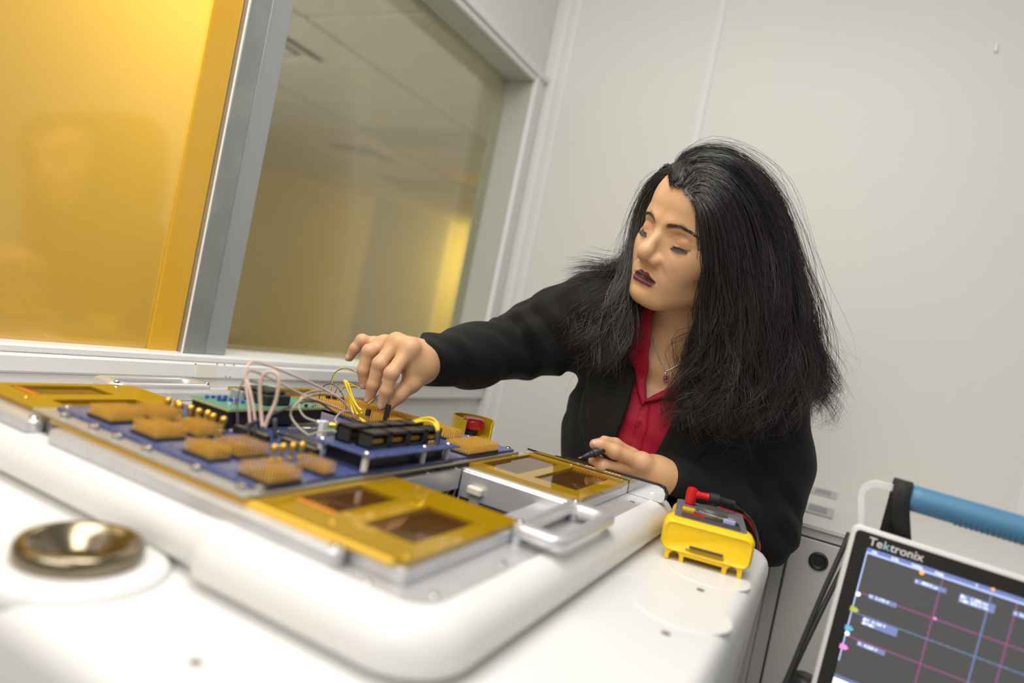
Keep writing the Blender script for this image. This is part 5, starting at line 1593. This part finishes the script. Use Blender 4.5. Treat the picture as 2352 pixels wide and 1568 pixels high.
LAP_L = [(1436, 790), (1462, 862), (1445, 935), (1412, 1020), (1396, 1080), (1352, 1060), (1330, 960), (1345, 880), (1372, 800), (1400, 760)]
LAP_R = [(1568, 905), (1548, 965), (1500, 1063), (1452, 1115), (1500, 1120), (1580, 1075), (1660, 1000), (1700, 920), (1660, 860), (1630, 830)]
zv, zq = extract(blazer_sdf, [-.70, .74, H - .50], [.0, 1.36, H + .17], .0030)
mesh_np('blazer', zv, zq, 'blazer_black', person)
V_SKIN = [(1492, 640), (1496, 720), (1492, 800), (1482, 921), (1518, 896), (1585, 872), (1640, 868), (1660, 640)]
COL_L = [(1462, 708), (1500, 712), (1494, 800), (1482, 922), (1476, 935), (1453, 840), (1424, 783), (1430, 730)]
COL_R = [(1480, 922), (1518, 894), (1585, 870), (1640, 868), (1660, 905), (1568, 914), (1520, 915)]
def shirt_sdf(p):
    p = p.astype(np.float32)
    front = (p - CH.astype(np.float32)) @ FW.astype(np.float32)
    t = torso(p, -.004)
    nk = rc(p, NB + np.array([0, 0, -.05]), hw(0, -.015, -.085), .066, .062)
    t = smin(t, nk, .02)
    cut = poly_d(p, V_SKIN)
    t = smax(t, -np.where(front < .06, cut, .05), .002)
    t = smax(t, p[:, 2] - (hw(0, -.02, -.10)[2] + .005), .004)
    g = np.minimum(poly_d(p, COL_L), poly_d(p, COL_R))
    lay = smin(torso(p, .0065), rc(p, NB + np.array([0, 0, -.05]), hw(0, -.015, -.085), .074, .070), .02)
    lay = smax(lay, g, .002)
    lay = smax(lay, -np.where(front < .06, cut, .05), .002)
    lay = np.where(front < .05, lay, .05)
    d = np.minimum(t, lay)
    # placket ridge
    pl_ = smax(torso(p, -.0018), poly_d(p, [(1482, 918), (1494, 940), (1478, 1010), (1455, 1100), (1430, 1098), (1452, 1010), (1470, 935)]), .002)
    d = np.minimum(d, np.where(front < .05, pl_, .05))
    return d + .0012 * np.sin(p[:, 2] * 150 + p[:, 0] * 60) * (np.abs(front + .06) < .12)
sv, sq = extract(shirt_sdf, [-.46, .90, H - .30], [-.06, 1.30, H + .12], .0024)
shirt = mesh_np('shirt', sv, sq, 'shirt_red', person)
def on_surface(x, y, fn, d0=.9, d1=1.2):
    """first point along the photo direction where a form begins"""
    Ds = np.linspace(d0, d1, 600)
    P = np.stack([pt(x, y, D) for D in Ds]).astype(np.float32)
    v = fn(P)
    k = np.argmax(v < 0)
    return P[k].astype(float)
bp_ = on_surface(1467, 973, shirt_sdf)
m = MB(); N_ = -FW
prof = [(.0056, 0), (.0058, .0012), (.0052, .0022), (.0042, .0016), (.0010, .0016)]
m.tube([bp_ - np.array([0, 0, H]) + N_ * h_ for _, h_ in prof], [r for r, _ in prof], 18)
bt = build(m, 'shirt_button', 'shirt_red', shirt, smooth=True, angle=50)
m = MB()
for (a, b) in ((.0014, .0014), (-.0014, .0014), (.0014, -.0014), (-.0014, -.0014)):
    c_ = bp_ - np.array([0, 0, H]) + N_ * .0018 + CX * a + CY * b
    m.tube([c_, c_ + N_ * .0006], .0006, 6)
tag(build(m, 'button_thread', 'lash', bt), kind='stuff')
# necklace
def skin_pt(x, y): return on_surface(x, y, body_sdf, .93, 1.2) - FW * .0012
chainL = [skin_pt(x, y) for x, y in ((1497, 765), (1503, 790), (1511, 815), (1520, 838), (1527, 853))]
chainR = [skin_pt(x, y) for x, y in ((1527, 853), (1540, 848), (1556, 838), (1572, 826), (1590, 810))]
nk_ = thing('necklace', tuple(chainL[-1]), 'thin silver necklace with a small oval ruby pendant', 'necklace')
for S_ in (chainL, chainR):
    q = spline([s - np.array([0, 0, H]) for s in S_], 6)
    build(MB().tube(q, .00075, 6), 'chain', 'silver', nk_, smooth=True, angle=180)
pc = skin_pt(1528, 868) - np.array([0, 0, H]) - FW * .002
m = MB()
for k in range(14):
    a = 2 * math.pi * k / 14
    c_ = pc + CX * .0037 * math.cos(a) + CY * .0050 * math.sin(a)
    m.tube([c_ - FW * -.0004, c_ - FW * .0008, c_ - FW * .0014], [.0009, .0011, .0005], 8)
tag(build(m, 'pendant_halo', 'silver', nk_, smooth=True), kind='stuff')
m = MB(); m.tube([pc, pc - FW * .001, pc - FW * .0018], [.0025, .0024, .001], 14)
build(m, 'pendant_stone', 'ruby', nk_, smooth=True)
c_ = pc + CY * .0075; m = MB(); m.tube([c_, c_ - FW * .001, c_ - FW * .0016], [.0014, .0015, .0006], 10)
build(m, 'pendant_bail', 'silver', nk_, smooth=True)
# trousers and shoes, hidden behind the machine
def trouser_sdf(p):
    p = p.astype(np.float32)
    d = ell(p, HP, (.15, .12, .14))
    for s_ in (-1.2, .85):
        hip = HP + np.array([s_ * .085, .01, -.05]); kn_ = np.array([HP[0] + s_ * .10, HP[1] + .02, .50]); an = np.array([HP[0] + s_ * .11, HP[1] + .05, .07])
        d = smin(d, chain(p, [hip, kn_, an], [.088, .068, .055], .03), .03)
    return d
tv, tq = extract(trouser_sdf, [HP[0] - .26, HP[1] - .17, .0], [HP[0] + .26, HP[1] + .2, HP[2] + .16], .010, 4)
mesh_np('trousers', tv, tq, 'trouser_black', person)
for s_ in (-1, 1):
    x, y = HP[0] + s_ * .11, HP[1] + .05
    m = MB(); L = []
    for yy, w, hh_ in ((.05, .02, .05), (.04, .034, .07), (.0, .036, .075), (-.06, .040, .055), (-.12, .042, .042), (-.16, .030, .03), (-.175, .012, .02)):
        L.append([(x + a, y + yy, z - H) for a, z in rrect(-w, w, .0, hh_, min(w, hh_) * .45, 4)])
    m.loft(L)
    build(m, 'shoe', 'black_plastic', person, smooth=True)
# probe held in the resting hand
pr = thing('test_probe', tuple(pt(1369, 1040, .935)), 'black pointed test probe held in the resting hand', 'probe')
pa, pb_ = pt(1332, 1051, .925) - np.array([0, 0, H]), pt(1445, 1068, .985) - np.array([0, 0, H])
ax_ = (pt(1376, 1037, .937) - np.array([0, 0, H])) - pa; L1 = np.linalg.norm(ax_); ax_ /= L1
m = MB()
prof = [(.0004, 0), (.0010, .002), (.0026, .008), (.0042, .0135), (.0036, .0142), (.0044, .015), (.0050, .0195), (.0042, .0200), (.0056, .0205), (.0064, .0225), (.0064, .0275), (.0052, .029)]
m.tube([pa + ax_ * h_ for _, h_ in prof], [r for r, _ in prof], 18)
tail = spline([pa + ax_ * .0285, pa + ax_ * .04, pt(1410, 1054, .958) - np.array([0, 0, H]), pt(1450, 1075, .975) - np.array([0, 0, H])], 6)
m.tube(tail, .0046, 12)
build(m, 'probe_body', 'black_plastic', pr, smooth=True, angle=35)
m = MB(); m.tube([pa - ax_ * .003, pa, pa + ax_ * .002], [.0003, .0009, .0012], 8)
build(m, 'probe_tip', 'gold', pr, smooth=True)
# ------------------------------------------------------------------ hair
hr = np.random.default_rng(11)
GUIDES = [
 # (points from root to tip), listed around the head from the face edge on the near side to the far side
 [(1600, 462, .985), (1612, 478, .965), (1624, 530, .950), (1632, 620, .945), (1630, 710, .955), (1614, 800, .975), (1592, 880, .985), (1578, 940, .99)],
 [(1588, 440, .985), (1622, 432, .955), (1658, 500, .930), (1676, 640, .925), (1672, 760, .94), (1652, 860, .955), (1628, 930, .965), (1602, 975, .97)],
 [(1572, 428, .985), (1612, 395, .965), (1682, 440, .940), (1725, 600, .925), (1732, 760, .935), (1720, 870, .955), (1695, 945, .965), (1668, 982, .97)],
 [(1560, 422, .985), (1590, 374, .980), (1680, 385, .965), (1762, 500, .950), (1788, 680, .950), (1790, 810, .965), (1768, 925, .985), (1738, 970, .99)],
 [(1553, 420, .99), (1578, 362, .995), (1670, 358, 1.0), (1775, 460, .990), (1820, 650, .995), (1842, 790, 1.0), (1846, 900, 1.015), (1812, 945, 1.02)],
 [(1550, 416, 1.0), (1575, 354, 1.02), (1670, 350, 1.035), (1780, 445, 1.05), (1834, 640, 1.06), (1866, 790, 1.065), (1890, 885, 1.07), (1868, 922, 1.07)],
 [(1565, 380, 1.06), (1600, 350, 1.08), (1690, 360, 1.11), (1775, 460, 1.13), (1826, 640, 1.14), (1856, 790, 1.145), (1880, 885, 1.145), (1885, 925, 1.14)],
 [(1570, 370, 1.08), (1610, 352, 1.12), (1680, 385, 1.165), (1740, 500, 1.185), (1768, 650, 1.19), (1775, 780, 1.19), (1768, 890, 1.18), (1755, 940, 1.17)],
 [(1568, 370, 1.09), (1595, 360, 1.13), (1635, 410, 1.175), (1662, 530, 1.20), (1675, 660, 1.205), (1672, 770, 1.20), (1660, 850, 1.185), (1650, 890, 1.17)],
 [(1560, 375, 1.09), (1565, 372, 1.13), (1568, 420, 1.17), (1572, 530, 1.19), (1565, 640, 1.19), (1550, 720, 1.175), (1520, 790, 1.15), (1500, 815, 1.14)],
 [(1552, 392, 1.06), (1530, 388, 1.10), (1505, 440, 1.13), (1488, 540, 1.13), (1455, 615, 1.115), (1405, 655, 1.10), (1355, 690, 1.085), (1330, 720, 1.075)],
 [(1548, 400, 1.04), (1520, 398, 1.07), (1488, 445, 1.09), (1470, 540, 1.09), (1440, 620, 1.07), (1395, 680, 1.05), (1350, 730, 1.035), (1325, 775, 1.03)],
 [(1546, 408, 1.02), (1515, 408, 1.04), (1480, 450, 1.06), (1462, 545, 1.058), (1444, 640, 1.04), (1412, 715, 1.02), (1382, 785, 1.015), (1362, 825, 1.015)],
 [(1545, 415, 1.005), (1522, 418, 1.02), (1490, 455, 1.034), (1466, 540, 1.042), (1452, 640, 1.035), (1436, 725, 1.012), (1422, 790, 1.005), (1415, 835, 1.005)],
]
GP = []
def skull(p):
    q = to_head(p).astype(np.float32)
    d = ell(q, (0, -.012, .034), (.0745, .094, .084))
    d = smin(d, ell(q, (0, .030, .040), (.063, .0615, .057)), .03)
    return smin(d, ell(q, (0, .020, -.030), (.060, .064, .077)), .03) * HS
def settle(x, y, D, gap):
    Ds = np.linspace(.85, 1.2, 351)
    v = skull(np.stack([pt(x, y, d_) for d_ in Ds]).astype(np.float32))
    hit = np.where(v < 0)[0]
    return D if not len(hit) else min(D, Ds[hit[0]] - gap)
def push_out(P, gap=.0025):
    sh = P.shape; P = P.reshape(-1, 3).astype(np.float32)
    for it in range(3):
        v = skull(P); m = v < gap
        if not m.any(): break
        Q = P[m]; e = .002
        g_ = np.stack([skull(Q + np.eye(3, dtype=np.float32)[k] * e) - v[m] for k in range(3)], 1) / e
        P[m] = Q + g_ * ((gap - v[m]) / np.maximum((g_ ** 2).sum(1), .05))[:, None]
    return P.reshape(sh).astype(float)
for gi_, g in enumerate(GUIDES):
    if gi_ <= 5: g = [(x, y, settle(x, y, D, (.001, .008, .012, .012, .010, .006, .004, .004)[k_])) for k_, (x, y, D) in enumerate(g)]
    S_ = np.array(spline([pt(*q) for q in g], 4))
    t = np.linspace(0, len(S_) - 1, 24)
    GP.append(np.stack([np.interp(t, np.arange(len(S_)), S_[:, k]) for k in range(3)], 1))
GP = np.array(GP)                                   # guides x 24 x 3
center = np.array([hw(0, -.015, .03)])
axisline = np.stack([pt(1600, 440, 1.06) * (1 - s) + pt(1660, 900, 1.06) * s for s in np.linspace(0, 1, 24)])

def strand(gpos, depth, wav, spread, length, rn):
    i = int(min(len(GP) - 2, math.floor(gpos))); f = gpos - i
    P = GP[i] * (1 - f) + GP[i + 1] * f
    s = np.linspace(0, 1, 24)[:, None]
    # pull inner layers towards the core of the head / fall line
    core = axisline.copy()
    P = P * (1 - depth * np.minimum(1, s * 4 + .02)) + core * depth * np.minimum(1, s * 4 + .02)
    off = rn.normal(size=3) * spread
    P = P + off * (s ** 1.15) + rn.normal(size=3) * .0022
    ph = rn.uniform(0, 6.28, 3); fr = rn.uniform(1.6, 4.2)
    amp = wav * np.clip((s - .30) / .7, 0, 1) ** 1.2 + .0012
    P = P + amp * np.concatenate([np.sin(6.28 * fr * s + ph[0]), np.sin(6.28 * fr * .8 * s + ph[1]), .5 * np.sin(6.28 * fr * 1.1 * s + ph[2])], 1)
    L = length * 23
    t = np.linspace(0, L, 20)
    return np.stack([np.interp(t, np.arange(24), P[:, k]) for k in range(3)], 1)

def hair_mesh(name, strands, radii, material, label=None):
    S_ = np.array(strands)                           # n x m x 3
    n, m_, _ = S_.shape
    T = np.gradient(S_, axis=1); T /= np.linalg.norm(T, axis=2, keepdims=True) + 1e-9
    ref = np.array([.31, .52, .8]); ref /= np.linalg.norm(ref)
    U = np.cross(T, ref); U /= np.linalg.norm(U, axis=2, keepdims=True) + 1e-9
    W = np.cross(T, U)
    prof = np.concatenate([np.linspace(.9, 1, 4), np.linspace(1, .75, m_ - 8), np.linspace(.7, .12, 4)])
    R = np.asarray(radii)[:, None, None] * prof[None, :, None]
    V = np.stack([S_ + R * (math.cos(a) * U + math.sin(a) * W) for a in (0, 2.094, 4.189)], 2)   # n m 3 3
    base = np.arange(n * m_ * 3).reshape(n, m_, 3)
    q = []
    for k in range(3):
        k2 = (k + 1) % 3
        q.append(np.stack([base[:, :-1, k], base[:, :-1, k2], base[:, 1:, k2], base[:, 1:, k]], -1).reshape(-1, 4))
    sl = np.linspace(0, 1, m_)[None, :, None]
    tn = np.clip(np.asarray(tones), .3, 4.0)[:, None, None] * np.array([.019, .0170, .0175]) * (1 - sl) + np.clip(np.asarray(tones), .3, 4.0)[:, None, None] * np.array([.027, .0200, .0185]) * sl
    cl_ = np.repeat(tn.reshape(n, m_, 1, 3), 3, 2).reshape(-1, 3)
    o = mesh_np(name, V.reshape(-1, 3), np.concatenate(q), material, person, colors=cl_)
    if label: o['label'] = label
    return o

strands, radii, tones = [], [], []
NG = len(GP) - 1
# clumps: groups of strands share a leader so that locks read as locks
for c_ in range(560):
    u = hr.random()
    gpos = NG * (u if u > .0 else 0)
    if hr.random() < .45: gpos = hr.uniform(0, 6.2)             # denser on the near side
    depth = abs(hr.normal(0, .06)) if hr.random() < .7 else hr.uniform(0, .28)
    if c_ < 90: gpos = hr.uniform(0, 1.6); depth = abs(hr.normal(0, .015))
    if gpos > 9.5: depth *= .15
    left = gpos > 9.6
    seed = int(hr.integers(1e9))
    L0 = hr.uniform(.86, 1.02)
    nst = int(hr.integers(12, 22))
    wv = hr.uniform(.006, .019) if gpos > 9 else hr.uniform(.008, .030)
    sp0 = hr.uniform(.008, .020)
    tone0 = hr.lognormal(0, .65)  # random tone per lock, also putting lighter sheen streaks into the colour
    for k in range(nst):
        rn = np.random.default_rng(seed)
        P = strand(np.clip(gpos + hr.normal(0, .05), 0, NG - 1e-3), max(0, depth + hr.normal(0, .008)), wv, sp0, np.clip(L0 + hr.normal(0, .03), .7, 1.04), rn)
        s = np.linspace(0, 1, 20)[:, None]
        P = P + hr.normal(size=3) * (.0012 + .0060 * s ** 1.3) + .0030 * np.sin(9 * s + hr.uniform(0, 6, 3)) * s
        strands.append(P); radii.append(hr.uniform(.00026, .00052)); tones.append(tone0 * hr.lognormal(0, .35))
# loose flyaways
for c_ in range(800):
    gpos = hr.uniform(0, NG - .01)
    rn = np.random.default_rng(int(hr.integers(1e9)))
    strands.append(strand(gpos, -abs(hr.normal(0, .03)) if gpos < 9 else 0.0, hr.uniform(.010, .026), hr.uniform(.015, .040), hr.uniform(.7, 1.06), rn)); radii.append(hr.uniform(.00012, .00024)); tones.append(1.0)
# the lock blown out sideways over the far shoulder
for c_ in range(330):
    a = [(1520, 430, 1.07), (1476, 520, 1.085), (1452, 590, 1.08), (1405, 612, 1.07), (1350, 606, 1.065), (1300, 612 + hr.normal(0, 5), 1.06)]
    S_ = np.array(spline([pt(*q) for q in a], 6)); t = np.linspace(0, (len(S_) - 1) * hr.uniform(.75, 1.0), 20)
    P = np.stack([np.interp(t, np.arange(len(S_)), S_[:, k]) for k in range(3)], 1)
    s = np.linspace(0, 1, 20)[:, None]
    P = P + hr.normal(size=3) * (.002 + .010 * s) + np.array([0, 0, -.03]) * hr.random() * s ** 2
    strands.append(P); radii.append(hr.uniform(.00015, .0004)); tones.append(hr.lognormal(0, .5))
strands = push_out(np.array(strands), .004)
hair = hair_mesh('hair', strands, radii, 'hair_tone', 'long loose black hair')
hair['kind'] = 'stuff'
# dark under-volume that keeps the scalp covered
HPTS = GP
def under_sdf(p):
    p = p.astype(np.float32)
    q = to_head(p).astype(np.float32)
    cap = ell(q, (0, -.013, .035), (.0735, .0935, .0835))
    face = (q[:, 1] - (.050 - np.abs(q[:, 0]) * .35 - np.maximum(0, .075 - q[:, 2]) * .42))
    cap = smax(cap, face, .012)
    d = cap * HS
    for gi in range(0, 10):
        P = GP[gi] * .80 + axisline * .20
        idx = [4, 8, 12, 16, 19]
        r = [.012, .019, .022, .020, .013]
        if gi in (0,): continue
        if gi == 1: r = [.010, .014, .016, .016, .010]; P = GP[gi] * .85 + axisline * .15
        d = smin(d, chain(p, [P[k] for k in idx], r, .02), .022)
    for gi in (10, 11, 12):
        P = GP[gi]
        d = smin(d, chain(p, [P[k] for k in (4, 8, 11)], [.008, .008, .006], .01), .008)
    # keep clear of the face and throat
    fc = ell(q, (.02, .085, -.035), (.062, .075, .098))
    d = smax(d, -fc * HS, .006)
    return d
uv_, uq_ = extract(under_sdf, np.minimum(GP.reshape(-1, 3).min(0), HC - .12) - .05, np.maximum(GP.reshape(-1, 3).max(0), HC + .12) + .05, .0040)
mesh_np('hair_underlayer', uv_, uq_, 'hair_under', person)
